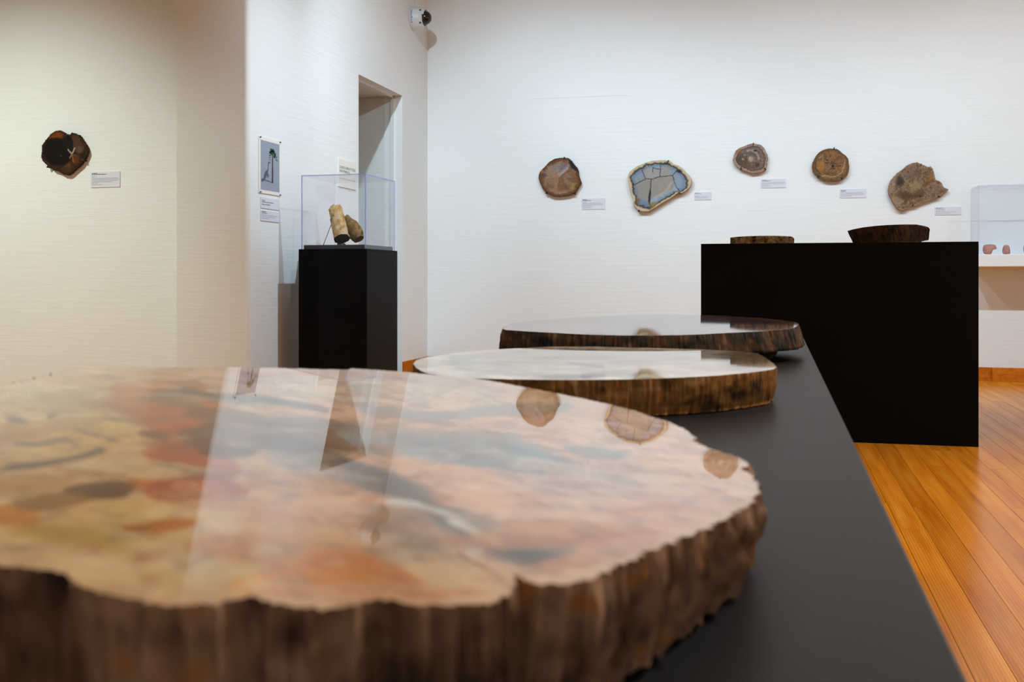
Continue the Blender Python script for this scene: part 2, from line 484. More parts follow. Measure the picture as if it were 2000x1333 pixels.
def paint(P, t, a, ops, base, warp, wscale, E1, E2, seed):
    """colour of face points: ops are patches and veins given in photograph pixels"""
    x = (P @ E1) * wscale; y = (P @ E2) * wscale
    w1 = fbm(x, y, seed, 5) - 0.5; w2 = fbm(x + 31.7, y - 12.1, seed + 5, 5) - 0.5
    Q = P + warp * 2 * (w1[:, None] * E1 + w2[:, None] * E2)
    px, py = project(Q)
    C = np.tile(np.asarray(base, float), (len(P), 1))
    m = fbm(x * 1.7 + 9, y * 1.7, seed + 9, 5)
    for op in ops:
        k = op[0]
        if k == 'e':            # ellipse: x, y, rx, ry, degrees, colour, alpha, softness
            _, ex, ey, rx, ry, dg, c, al, so = op
            g = math.radians(dg); dx, dy = px - ex, py - ey
            u = (dx * math.cos(g) + dy * math.sin(g)) / rx; v = (-dx * math.sin(g) + dy * math.cos(g)) / ry
            w = al * (1 - sstep(1 - so, 1 + so, np.sqrt(u * u + v * v)))
        elif k == 'l':          # vein: points, half width, colour, alpha
            _, pts, hw, c, al = op
            d = np.full(len(P), 1e9)
            for (xa, ya), (xb, yb) in zip(pts[:-1], pts[1:]):
                L2 = (xb - xa) ** 2 + (yb - ya) ** 2
                s = np.clip(((px - xa) * (xb - xa) + (py - ya) * (yb - ya)) / L2, 0, 1)
                d = np.minimum(d, np.hypot(px - xa - s * (xb - xa), py - ya - s * (yb - ya)))
            w = al * (1 - sstep(hw * 0.4, hw * 1.3, d))
        elif k == 'r':          # ring: from, to, colour, alpha, raggedness
            _, t0, t1, c, al, rg = op
            tt = t + rg * (fbm(a * 60, t * 3, seed + 21, 4) - 0.5) * 2
            w = al * sstep(t0 - 0.03, t0 + 0.03, tt) * (1 - sstep(t1 - 0.03, t1 + 0.03, tt))
        elif k == 'n':          # mottling: scale, threshold, colour, alpha, softness
            _, sc, th, c, al, so = op
            w = al * sstep(th - so, th + so, fbm(x * sc + 3.3, y * sc - 7.7, seed + 40 + int(sc * 10), 5))
        elif k == 'g':          # growth rings: count, colour, alpha
            _, cnt, c, al = op
            w = al * (0.5 + 0.5 * np.sin(2 * math.pi * cnt * (t + 0.25 * (m - 0.5)))) ** 2
        elif k == 's':          # rays from the heart: count, colour, alpha
            _, cnt, c, al = op
            w = al * sstep(0.5, 0.75, vn(a * cnt, t * 2.0, seed + 70)) * sstep(0.05, 0.2, t)
        C = C + (np.asarray(c, float) - C) * np.clip(w, 0, 1)[:, None]
    return lin(np.clip(C, 0, 255))

def bark(a, h, P, cols, seed, streak=70):
    n1 = fbm(a * streak, h * 1.6, seed, 4); n2 = fbm(a * streak * 2.2, h * 7.0, seed + 3, 5); n3 = fbm(a * streak * 0.45, h * 1.8, seed + 6, 4)
    k = np.clip(0.42 * n1 + 0.5 * n2 + 0.35 * n3 - 0.13, 0, 1)
    k = np.clip((k - 0.25) / 0.5, 0, 0.999) * (len(cols) - 1)
    i = k.astype(int); f = (k - i)[:, None]; cols = np.asarray(cols, float)
    return lin(cols[i] * (1 - f) + cols[i + 1] * f)

def make_slab(name, label, group, outline, ncirc, nring, down, bottom, ops, base, barkcols, seed,
              warp=0.02, wscale=6.0, jag=0.003, ridge=0.004, streak=70, gain=1.0, bgain=1.0, face_mat=None, bark_mat=None,
              rows=10, profile=None, smooth_k=2, e_axes=None, base_z=None, center=None):
    """outline: 3D loop on the cut face; down: unit vector into the thickness; bottom: function(points)->end points of the sides"""
    O, a = resample(outline, ncirc)
    O = smooth_loop(O, smooth_k)
    c = O.mean(0) if center is None else np.asarray(center, float)
    E1, E2 = e_axes
    rad = O - c; rl = np.linalg.norm(rad, axis=1)[:, None]; rd = rad / rl
    per = np.linalg.norm(np.diff(np.vstack([O, O[:1]]), axis=0), axis=1).sum()
    ca, sa = np.cos(2 * np.pi * a) * 50 , np.sin(2 * np.pi * a) * 50
    O = O + rd * (jag * 2 * (fbm(ca * per * 2.4, sa * per * 2.4, seed + 1, 4) - 0.5))[:, None]
    ts = np.r_[0.012, np.linspace(0, 1, nring)[1:]]
    V = [c + (O - c) * t for t in ts]
    T = np.concatenate([np.full(ncirc, t) for t in ts]); A = np.tile(a, len(ts))
    V = np.vstack(V)
    Fc = [tuple(range(ncirc))]
    idx = np.arange(ncirc); nx = (idx + 1) % ncirc
    for r in range(len(ts) - 1):
        Fc += list(map(tuple, np.stack([r * ncirc + idx, (r + 1) * ncirc + idx, (r + 1) * ncirc + nx, r * ncirc + nx], 1)))
    # face orientation: cut face looks against 'down'
    up = -np.asarray(down)
    p0, p1, p2 = V[ncirc * 3], V[ncirc * 4], V[ncirc * 4 + ncirc // 8]
    if np.dot(np.cross(p1 - p0, p2 - p0), up) < 0: Fc = [tuple(reversed(f)) for f in Fc]; flip = True
    else: flip = False
    col = np.clip(paint(V, T, A, ops, base, warp, wscale, E1, E2, seed) * gain, 0, 0.95)
    B = bottom(O)
    lo = B.copy()
    root = thing(name, base_z if base_z is not None else c, label, 'petrified wood', group)
    part('polished_face', V, Fc, face_mat, root, False, col)
    # rough outside
    hs = np.linspace(0, 1, rows)
    W, HA, AA = [], [], []
    for h in hs:
        q = O + (B - O) * h
        off = 0.0 if profile is None else profile(h, a)
        n = (fbm(ca * per * 1.1 + 0.0 * a, sa * per * 1.1 + h * 1.2, seed + 11, 4) - 0.5) * 2
        n2 = (fbm(ca * per * 4.0 + h * 2.5, sa * per * 4.0 - h * 3, seed + 13, 3) - 0.5) * 2
        amt = ridge * (n + 0.5 * n2) * min(1.0, h * 6)
        q = q + rd * (amt + off)[:, None] if not np.isscalar(amt + off) else q
        W.append(q); HA.append(np.full(ncirc, h)); AA.append(a)
    Wv = np.vstack(W); Bf = []
    for r in range(rows - 1):
        Bf += list(map(tuple, np.stack([r * ncirc + idx, (r + 1) * ncirc + idx, (r + 1) * ncirc + nx, r * ncirc + nx], 1)))
    Bf.append(tuple((rows - 1) * ncirc + i for i in range(ncirc)))
    if flip: Bf = [tuple(reversed(f)) for f in Bf]
    bc = np.clip(bark(np.concatenate(AA), np.concatenate(HA), Wv, barkcols, seed + 30, streak) * bgain, 0, 0.95)
    part('bark_edge', Wv, Bf, bark_mat, root, True, bc)
    return root, O, c

M['polish1'] = painted('polished_agate_salmon', 0.02, 55, 0.22, vein=0.4)
M['polish2'] = painted('polished_agate_grey', 0.03, 60, 0.25, vein=0.8)
M['polish_w'] = painted('polished_agate_wall', 0.28, 200, 0.4, spec=0.35, vein=0.7)
M['polish_b'] = painted('polished_agate_blue', 0.2, 160, 0.12, spec=0.35)
M['bark'] = painted('petrified_bark', 0.75, 60, 0.5, 0.6, 0.004, (1, 1, 0.35), 0.25)
M['bark_w'] = painted('petrified_bark_small', 0.75, 120, 0.5, 0.5, 0.003, (1, 1, 1), 0.25)

ZT = 0.7993 * ZC                              # top of the slab table
HX, HY = np.array([1.0, 0, 0]), np.array([0, 1.0, 0])
DOWN = np.array([0, 0, -1.0])
def to_table(O):
    B = O.copy(); B[:, 2] = ZT + 0.0015; return B

# -- large salmon slab in front (its polished top slopes down to the right)
P1 = (0.0988, -0.0025, 0.13 * ZC)
o1 = [(0, 755), (20, 750), (50, 744), (72, 738), (98, 735), (100, 729), (130, 725), (200, 720), (270, 718), (350, 718), (450, 718),
      (540, 719), (600, 721), (680, 723), (686, 720), (720, 722), (780, 726), (850, 733), (922, 739), (975, 747), (1021, 756), (1070, 765),
      (1124, 776), (1193, 791), (1240, 803), (1270, 814), (1300, 822), (1333, 836), (1350, 849), (1361, 856), (1354, 861), (1379, 874),
      (1406, 883), (1429, 889), (1442, 895), (1458, 903), (1459, 911), (1445, 916), (1458, 922), (1475, 932), (1470, 938), (1482, 948),
      (1479, 956), (1481, 964), (1470, 972), (1474, 981), (1462, 988), (1438, 998), (1430, 1008), (1404, 1020), (1383, 1033), (1348, 1045), (1327, 1051),
      (1311, 1062), (1266, 1075), (1240, 1094), (1200, 1110), (1160, 1130), (1118, 1142), (1070, 1142), (1034, 1140), (1014, 1126), (1004, 1122), (1006, 1148),
      (985, 1168), (937, 1182), (880, 1184), (795, 1177), (728, 1170), (686, 1184), (640, 1190), (588, 1187), (539, 1182), (500, 1166),
      (465, 1168), (426, 1180), (370, 1184), (314, 1182), (245, 1170), (190, 1155), (147, 1143), (130, 1123), (73, 1111), (0, 1104)]
out1 = [on_plane(x, y, P1) for x, y in o1]
for xx, dd in [(-0.27, 0.415), (-0.36, 0.46), (-0.43, 0.52), (-0.475, 0.60), (-0.485, 0.68), (-0.465, 0.76)]:
    xx *= ZC; dd *= ZC
    out1.append(CAMP + FW * dd + RT * xx - UP * (P1[0] * xx + P1[1] * dd + P1[2]))
ops1 = [
    ('n', 0.6, 0.52, (226, 190, 168), 0.8, 0.12),
    ('e', 1050, 900, 480, 170, 0, (228, 186, 160), 0.8, 0.5),
    ('e', 250, 900, 330, 190, 0, (206, 172, 126), 0.9, 0.4),
    ('e', 260, 1090, 330, 70, 4, (204, 176, 132), 0.9, 0.5),
    ('e', 700, 765, 420, 28, 2, (226, 204, 184), 0.7, 0.5),
    ('e', 300, 765, 100, 24, 0, (196, 118, 66), 0.9, 0.25),
    ('e', 330, 800, 130, 40, 6, (188, 106, 56), 0.95, 0.2),
    ('e', 345, 900, 100, 70, 0, (180, 92, 42), 0.95, 0.25),
    ('e', 380, 965, 80, 24, 0, (176, 84, 36), 0.95, 0.2),
    ('e', 110, 775, 110, 18, 0, (210, 192, 160), 0.9, 0.25),
    ('e', 90, 812, 180, 22, 3, (212, 188, 148), 0.9, 0.3),
    ('e', 120, 850, 150, 25, 4, (204, 152, 92), 0.85, 0.3),
    ('e', 210, 830, 60, 18, 10, (212, 170, 112), 0.8, 0.4),
    ('e', 60, 890, 140, 18, -4, (206, 160, 104), 0.8, 0.4),
    ('l', [(0, 915), (60, 908), (130, 892), (150, 884)], 9, (92, 72, 56), 0.85),
    ('l', [(0, 868), (40, 872), (95, 862)], 5, (110, 88, 66), 0.7),
    ('e', 100, 815, 8, 7, 0, (96, 74, 56), 0.9, 0.4), ('e', 30, 822, 22, 7, 15, (104, 84, 76), 0.8, 0.4),
    ('e', 165, 848, 22, 6, 25, (118, 96, 84), 0.8, 0.4), ('e', 190, 862, 14, 6, 0, (120, 96, 84), 0.8, 0.4),
    ('e', 105, 865, 7, 10, 0, (120, 96, 70), 0.7, 0.4),
    ('e', 250, 918, 130, 16, 3, (216, 192, 152), 0.9, 0.3),
    ('e', 215, 960, 62, 20, -4, (98, 78, 52), 0.95, 0.35), ('e', 120, 985, 80, 18, -8, (142, 108, 62), 0.8, 0.5),
    ('e', 70, 945, 90, 16, 0, (176, 136, 86), 0.7, 0.5),
    ('e', 25, 1015, 60, 25, 0, (200, 128, 76), 0.8, 0.5),
    ('e', 360, 1005, 150, 24, 2, (210, 180, 124), 0.9, 0.35),
    ('e', 320, 1030, 75, 11, -6, (186, 104, 26), 0.95, 0.45), ('e', 260, 1034, 24, 8, 0, (172, 96, 24), 0.9, 0.5),
    ('e', 130, 1055, 120, 22, 4, (184, 142, 86), 0.7, 0.5),
    ('e', 400, 1120, 120, 30, 5, (206, 182, 140), 0.8, 0.5),
    ('e', 340, 785, 60, 10, 8, (126, 104, 76), 0.8, 0.5), ('e', 430, 812, 70, 14, 4, (122, 98, 68), 0.85, 0.4),
    ('e', 400, 855, 60, 24, -5, (108, 84, 58), 0.85, 0.5), ('e', 330, 770, 45, 8, 5, (120, 102, 78), 0.8, 0.5),
    ('e', 480, 830, 90, 8, 3, (206, 170, 128), 0.8, 0.5), ('e', 470, 780, 110, 12, 4, (176, 150, 126), 0.7, 0.5),
    ('e', 600, 860, 170, 42, 6, (132, 116, 104), 0.85, 0.5), ('e', 640, 920, 130, 30, 8, (120, 108, 100), 0.8, 0.5),
    ('e', 560, 950, 120, 26, 4, (202, 140, 104), 0.8, 0.5), ('e', 520, 1000, 160, 24, 5, (206, 158, 118), 0.8, 0.5),
    ('e', 570, 1075, 200, 30, 4, (198, 126, 78), 0.8, 0.5), ('e', 600, 1040, 140, 20, 4, (208, 148, 108), 0.8, 0.5),
    ('e', 760, 1110, 130, 24, 8, (192, 112, 64), 0.75, 0.5), ('e', 900, 1105, 95, 40, 12, (212, 184, 148), 0.9, 0.4),
    ('e', 700, 1152, 190, 16, 2, (192, 112, 84), 0.8, 0.5), ('e', 520, 1135, 60, 18, 0, (220, 154, 100), 0.8, 0.5),
    ('l', [(520, 850), (640, 905), (760, 950), (900, 1010), (1000, 1060), (1085, 1085)], 30, (98, 92, 90), 0.85),
    ('e', 820, 1035, 110, 26, 22, (132, 114, 98), 0.55, 0.9), ('e', 1040, 1070, 50, 12, 22, (78, 76, 80), 0.9, 0.5),
    ('l', [(740, 978), (800, 985), (880, 1005), (950, 1040), (985, 1055)], 7, (214, 218, 220), 0.8),
    ('l', [(935, 1040), (955, 1075)], 8, (204, 204, 204), 0.7),
    ('e', 930, 880, 150, 30, 4, (140, 152, 168), 0.8, 0.5), ('e', 1020, 900, 120, 20, 8, (150, 152, 160), 0.75, 0.5),
    ('e', 760, 850, 110, 14, 0, (158, 148, 142), 0.7, 0.5), ('l', [(720, 800), (850, 815), (960, 800), (1100, 795)], 11, (150, 150, 156), 0.75),
    ('l', [(690, 862), (800, 858), (900, 845), (1000, 850)], 8, (160, 160, 166), 0.7),
    ('e', 900, 925, 100, 14, 6, (222, 178, 150), 0.85, 0.4), ('e', 1180, 860, 90, 30, 15, (226, 190, 166), 0.8, 0.5),
    ('e', 1090, 940, 130, 30, 10, (186, 164, 156), 0.7, 0.5), ('e', 1240, 940, 130, 36, 18, (198, 176, 168), 0.7, 0.5),
    ('e', 950, 985, 110, 22, 8, (224, 176, 148), 0.8, 0.5), ('e', 1120, 1035, 210, 28, -4, (208, 136, 104), 0.8, 0.5),
    ('e', 1180, 1075, 120, 22, -12, (204, 140, 112), 0.8, 0.5), ('e', 1120, 1008, 160, 9, 6, (226, 188, 166), 0.8, 0.5),
    ('e', 1330, 990, 130, 40, -10, (222, 176, 158), 0.7, 0.5),
    ('e', 620, 890, 60, 16, 10, (92, 84, 80), 0.7, 0.4), ('e', 440, 885, 60, 16, 0, (92, 70, 46), 0.8, 0.4), ('e', 300, 850, 36, 9, 0, (110, 84, 58), 0.7, 0.4),
    ('l', [(330, 760), (420, 778), (520, 780), (640, 800)], 8, (100, 88, 72), 0.8), ('l', [(380, 830), (470, 822), (540, 840)], 6, (104, 84, 60), 0.75), ('e', 1150, 880, 60, 12, 10, (142, 150, 164), 0.7, 0.5),
    ('l', [(830, 870), (900, 862), (1000, 872), (1110, 900)], 5, (120, 130, 148), 0.7), ('l', [(860, 895), (960, 905), (1080, 925)], 5, (122, 128, 142), 0.6), ('e', 740, 900, 60, 10, 5, (216, 166, 130), 0.7, 0.5),
    ('l', [(1180, 1000), (1280, 990), (1380, 1000)], 6, (200, 130, 100), 0.6), ('l', [(1080, 1060), (1190, 1050), (1280, 1040)], 7, (190, 112, 80), 0.6), ('e', 640, 1120, 120, 14, 3, (204, 120, 62), 0.7, 0.5), ('e', 880, 1150, 90, 10, 0, (196, 120, 84), 0.7, 0.5),
    ('l', [(940, 1080), (975, 1100), (1004, 1124)], 5, (110, 78, 56), 0.6), ('n', 5.5, 0.64, (150, 92, 56), 0.3, 0.06), ('n', 4.0, 0.66, (120, 110, 108), 0.3, 0.05),
    ('n', 2.6, 0.66, (238, 214, 190), 0.35, 0.05), ('n', 1.6, 0.68, (150, 104, 70), 0.4, 0.05),
    ('r', 0.93, 1.2, (226, 196, 168), 0.3, 0.05),
    ('r', 0.982, 1.2, (206, 176, 146), 0.5, 0.015)]
def punch(ops, k, soft):
    """stronger colour and crisper borders for the patches"""
    out = []
    for o in ops:
        o = list(o)
        for i, v in enumerate(o):
            if isinstance(v, tuple) and len(v) == 3 and o[0] != 'l' or (o[0] == 'l' and i == 3):
                m = sum(v) / 3.0; o[i] = tuple(min(250, max(6, (m + k * (c - m)) * g)) for c, g in zip(v, (0.97, 1.06, 0.95) if v[0] > v[2] + 95 else (1.0, 1.005, 0.98)))
        if o[0] == 'e': o[8] *= soft
        out.append(tuple(o))
    return out
ops1 = punch(ops1, 1.12, 0.42)
BK1 = [(34, 22, 13), (68, 46, 30), (98, 70, 50), (116, 86, 64), (136, 104, 82), (150, 92, 34)]
make_slab('petrified_log_slab', 'largest salmon and cream polished slab with deep bark edge, nearest on the black table', 'slabs on the black table',
          out1, 1300, 120, DOWN, to_table, ops1, (212, 172, 138), BK1, 3, warp=0.015, wscale=14.0, jag=0.0045, ridge=0.008, streak=75,
          face_mat=M['polish1'], bark_mat=M['bark'], rows=14, e_axes=(HX, HY), smooth_k=2, gain=0.70, bgain=1.8,
          base_z=(-0.2, 0.62, ZT), profile=lambda h, a: -0.010 * h * h + 0 * a)

# -- middle slab, level
P2 = (0.0, 0.0, 0.1443 * ZC)
o2 = [(807, 711), (812, 705), (823, 700), (857, 694), (909, 687), (982, 682), (1081, 677.5), (1167, 677.5), (1253, 679.5), (1369, 683), (1416, 685), (1451, 687),
      (1480, 691), (1494, 699), (1511, 711), (1516.5, 717), (1511, 722), (1468, 728), (1403, 734), (1339, 737.5), (1253, 741), (1167, 742.5),
      (1081, 742.5), (995, 741.5), (943, 740), (895, 738), (865, 734.5), (835, 730), (823, 725.5), (812, 718)]
ops2 = [('n', 0.8, 0.5, (176, 168, 152), 0.6, 0.1), ('g', 4, (158, 154, 150), 0.4), ('r', 0.86, 1.2, (214, 206, 190), 0.8, 0.08), ('r', 0.7, 0.8, (150, 154, 160), 0.6, 0.08),
        ('e', 1150, 700, 230, 16, 0, (160, 152, 136), 0.6, 0.5), ('e', 1330, 722, 120, 8, 0, (196, 176, 158), 0.7, 0.5), ('e', 1460, 700, 60, 20, 0, (104, 88, 66), 0.85, 0.5),
        ('e', 1424, 711, 10, 5, 0, (96, 60, 24), 0.95, 0.5), ('l', [(1115, 710), (1150, 715), (1175, 717)], 3, (96, 84, 70), 0.7), ('e', 1110, 736, 60, 4, 0, (90, 66, 46), 0.8, 0.5),
        ('n', 2.2, 0.6, (120, 110, 98), 0.5, 0.08)]
BK2 = [(30, 18, 6), (64, 40, 14), (92, 60, 22), (112, 78, 34), (124, 74, 26), (136, 104, 66), (150, 96, 40)]
make_slab('petrified_log_slab', 'pale grey polished slab with golden brown bark, middle one on the black table', 'slabs on the black table',
          [on_plane(x, y, P2) for x, y in o2], 900, 70, DOWN, to_table, ops2, (190, 182, 168), BK2, 21, warp=0.02, wscale=8.0, jag=0.0022, ridge=0.0035, streak=60,
          face_mat=M['polish2'], bark_mat=M['bark'], rows=12, e_axes=(HX, HY), base_z=(-0.2, 1.4, ZT), bgain=1.8,
          profile=lambda h, a: -0.006 * h * h + 0 * a)

# -- far slab, tipped slightly towards the camera, underside rounded
P3 = (0.0, -0.023, 0.1794 * ZC)
o3 = [(981.5, 643), (985, 638), (991, 635), (1006, 631), (1055, 626), (1124, 620.5), (1210, 616.5), (1296, 615), (1369, 615.5), (1425, 618), (1489, 622), (1528, 626),
      (1552, 629), (1560, 633), (1556, 638), (1545, 643), (1489, 647.5), (1425, 650.5), (1360, 654), (1274, 656), (1210, 655.5), (1145, 654), (1081, 650.5), (1025, 647.5), (990, 645)]
ops3 = [('g', 7, (96, 80, 84), 0.5), ('n', 0.8, 0.5, (128, 96, 76), 0.6, 0.1), ('e', 1440, 630, 110, 10, 0, (66, 60, 74), 0.8, 0.5), ('r', 0.9, 1.2, (122, 72, 44), 0.7, 0.06),
        ('e', 1150, 640, 180, 10, 0, (150, 122, 104), 0.7, 0.5), ('n', 2.4, 0.58, (70, 56, 56), 0.5, 0.08)]
BK3 = [(14, 12, 8), (34, 28, 18), (56, 48, 34), (74, 60, 40), (96, 54, 22), (112, 96, 76), (134, 82, 38)]
def to_table3(O):
    B = O.copy(); c = O.mean(0)
    B = B + (c - B) * np.array([0.17, 0.17, 0]); B[:, 2] = ZT + 0.0015; return B
make_slab('petrified_log_slab', 'dark brown polished slab with near black bark, farthest on the black table', 'slabs on the black table',
          [on_plane(x, y, P3) for x, y in o3], 900, 60, DOWN, to_table3, ops3, (112, 88, 76), BK3, 45, warp=0.02, wscale=8.0, jag=0.003, ridge=0.006, streak=70,
          face_mat=M['polish2'], bark_mat=M['bark'], rows=12, e_axes=(HX, HY), base_z=(-0.1, 2.1, ZT),
          profile=lambda h, a: 0.045 * np.minimum(h / 0.68, 1.0) * (h < 0.72) + 0 * a)

# ------------------------------------------------------------------ black furniture
def plinth(name, label, x0, x1, y0, y1, z1, mat_top, body_mat, cat):
    t = thing(name, ((x0 + x1) / 2, (y0 + y1) / 2, 0), label, cat)
    part('body', *bevel_box(x0, x1, y0, y1, 0.0, z1 - 0.012, 0.0015, 1), body_mat, t)
    part('top', *bevel_box(x0, x1, y0, y1, z1 - 0.012, z1, 0.002, 2), mat_top, t)
    return t
XTR = 0.0937 * ZC
YTF = 3.63 * ZC
plinth('display_table', 'long low black display table carrying the three large slabs', -0.70 * ZC, XTR, 0.10, YTF, ZT, M['tabletop'], M['black'], 'table')
PY = 6.58 * ZC; PZ = 1.222 * ZC
plinth('black_plinth', 'wide black plinth with two small slabs on top, before the back wall', on_y(1369, 545, PY)[0], on_y(1911.5, 545, PY)[0], PY, PY + 0.75, PZ, M['black'], M['black'], 'plinth')

# slabs standing on the plinth, seen edge-on from below
def plinth_slab(x0, x1, y0, depth, tops, seed, label, barkcols, bott=None, bgain=1.0):
    """tops: px (x, y) of the upper front edge, laid at depth y0"""
    xs = [p[0] for p in tops]
    P = []
    n = len(tops)
    front = [on_y(x, y, y0 + 0.12 * ((2 * (x - xs[0]) / (xs[-1] - xs[0]) - 1) ** 2)) for x, y in tops]
    cx = sum(p[0] for p in front) / n
    back = []
    for p in reversed(front[1:-1]):
        s = (p[0] - cx) / (front[-1][0] - front[0][0]) * 2
        back.append(np.array([p[0], y0 + 0.13 + depth * math.sqrt(max(0.05, 1 - s * s)), p[2]]))
    loop = np.array(front + back)
    loop[:, 2] = np.interp(loop[:, 0], [p[0] for p in front], [p[2] for p in front])
    def bot(O):
        B = O.copy(); B[:, 2] = PZ + 0.001
        if bott is not None: B = bott(O, B)
        return B
    return make_slab('small_log_slab', label, 'slabs on the black plinth', loop, 500, 24, DOWN, bot,
                     [('n', 1.0, 0.5, (110, 84, 60), 0.6, 0.1)], (140, 112, 84), barkcols, seed, jag=0.002, ridge=0.004, streak=55, face_mat=M['polish2'], bark_mat=M['bark_w'],
                     rows=9, e_axes=(HX, HY), base_z=(cx, y0 + 0.25, PZ), bgain=bgain)
plinth_slab(1426, 1551, PY + 0.06, 0.22, [(1426, 464.5), (1440, 462.7), (1460, 461.6), (1490, 460.8), (1515, 460.8), (1535, 461.5), (1547, 462.5), (1551, 466)], 61,
            'thin banded brown and black slab, left one on the black plinth', [(16, 13, 8), (52, 38, 22), (92, 72, 44), (116, 92, 66), (150, 118, 56), (140, 112, 88)], bgain=2.6)
def tip(O, B):
    x0, x1 = O[:, 0].min(), O[:, 0].max(); s = (O[:, 0] - x0) / (x1 - x0)
    B[:, 0] = x0 + (x1 - x0) * (0.075 + s * 0.91)
    B[:, 2] += 0.014 * sstep(0.86, 0.95, s)
    return B
plinth_slab(1655, 1818, PY + 0.06, 0.24, [(1655, 451.5), (1665, 448.5), (1685, 444.5), (1710, 441.5), (1735, 439.6), (1765, 438.6), (1790, 438.8), (1802, 441), (1812, 443.5), (1816, 447)], 77,
            'thick dark brown tilted slab, right one on the black plinth', [(10, 6, 3), (30, 18, 8), (48, 30, 14), (62, 42, 20), (78, 48, 20), (70, 50, 28)], bott=tip, bgain=1.5)

# ------------------------------------------------------------------ slabs hung on the walls
def wall_slab(label, off, sc, pts, Y, pins, ops, base, barkcols, seed, thick=0.028, gap=0.012, gain=1.0, mat='polish_w', group='slabs on the back wall', warp=0.008, wscale=18.0, center=None, jag=0.0025):
    yf = Y - gap - thick
    f = lambda p: on_y(off[0] + p[0] * sc, off[1] + p[1] * sc, yf)
    loop = [f(p) for p in pts]
    dn = np.array([0, 1.0, 0])
    def bot(O):
        B = O.copy(); B[:, 1] = Y - gap; return B
    c = None if center is None else f(center)
    cc = np.mean(loop, 0)
    root, O, c = make_slab('mounted_log_slab', label, group, loop, 420, 56, dn, bot, ops, base, barkcols, seed, warp=warp, wscale=wscale, jag=jag, ridge=0.002,
                     streak=60, face_mat=M[mat], bark_mat=M['bark_w'], rows=6, e_axes=(HX, UP), smooth_k=1, gain=gain,
                     base_z=(cc[0], Y, cc[2]), center=c)
    for p in pins:
        q = f(p); d = np.array([c[0] - q[0], 0, c[2] - q[2]]); d /= np.linalg.norm(d)
        yb = Y - 0.001
        V, Fc = tube([(q[0] - d[0] * 0.004, yb, q[2] - d[2] * 0.004), (q[0] - d[0] * 0.004, yf - 0.004, q[2] - d[2] * 0.004),
                      (q[0] + d[0] * 0.012, yf - 0.005, q[2] + d[2] * 0.012)], 0.0045, 6)
        part('mounting_pin', V, Fc, M['pin'], root)
    # backing stud that carries the piece on the wall
    part('backing_stud', *box(cc[0] - 0.03, cc[0] + 0.03, Y - gap - 0.001, Y, cc[2] - 0.03, cc[2] + 0.03), M['pin'], root)
    return root

def S(off, sc, *ops):                       # ops in crop pixels -> photograph pixels
    out = []
    for o in ops:
        if o[0] == 'e': out.append(('e', off[0] + o[1] * sc, off[1] + o[2] * sc, o[3] * sc, o[4] * sc) + tuple(o[5:]))
        elif o[0] == 'l': out.append(('l', [(off[0] + x * sc, off[1] + y * sc) for x, y in o[1]], o[2] * sc) + tuple(o[3:]))
        else: out.append(o)
    return out

BW = [(40, 24, 12), (84, 56, 32), (120, 84, 50), (140, 104, 70)]
f1, k1 = (1000, 280), 0.105
wall_slab('reddish brown rounded slab with star of pale rays, leftmost of five on the back wall', f1, k1,
          [(495, 600), (525, 520), (600, 450), (690, 350), (790, 290), (900, 270), (1050, 275), (1110, 330), (1160, 400), (1210, 450), (1235, 520), (1235, 585), (1260, 660), (1290, 740),
           (1250, 800), (1210, 870), (1170, 935), (1050, 975), (880, 995), (770, 990), (640, 925), (570, 840), (520, 740), (495, 660)], YW,
          [(970, 270), (640, 925), (1165, 935)],
          S(f1, k1, ('s', 14, (116, 84, 58), 0.6), ('s', 22, (186, 156, 130), 0.5), ('n', 1.0, 0.52, (120, 84, 50), 0.6, 0.1), ('e', 790, 480, 110, 90, 0, (150, 146, 142), 0.7, 0.6), ('e', 950, 430, 90, 70, -40, (128, 116, 136), 0.7, 0.6),
            ('l', [(860, 600), (950, 530), (1030, 470)], 34, (176, 164, 166), 0.8), ('l', [(830, 620), (820, 800), (800, 980)], 36, (166, 124, 90), 0.7), ('l', [(600, 560), (850, 610)], 30, (168, 128, 104), 0.6),
            ('l', [(670, 380), (800, 560)], 26, (160, 116, 88), 0.6), ('e', 590, 600, 50, 50, 0, (70, 66, 74), 0.7, 0.6), ('e', 690, 770, 60, 22, 40, (96, 94, 94), 0.6, 0.6),
            ('e', 1150, 800, 80, 60, 0, (150, 136, 64), 0.6, 0.6), ('e', 1250, 690, 40, 90, -20, (186, 116, 20), 0.8, 0.5), ('r', 0.84, 1.2, (104, 62, 24), 0.75, 0.10),
            ('e', 1150, 410, 60, 110, -35, (26, 18, 14), 0.95, 0.4), ('r', 0.95, 1.2, (70, 42, 18), 0.8, 0.05), ('e', 545, 510, 40, 30, 40, (196, 122, 66), 0.8, 0.5)),
          (146, 116, 90), [(30, 18, 8), (70, 44, 22), (100, 66, 32), (120, 84, 44)], 101, gain=1.15)

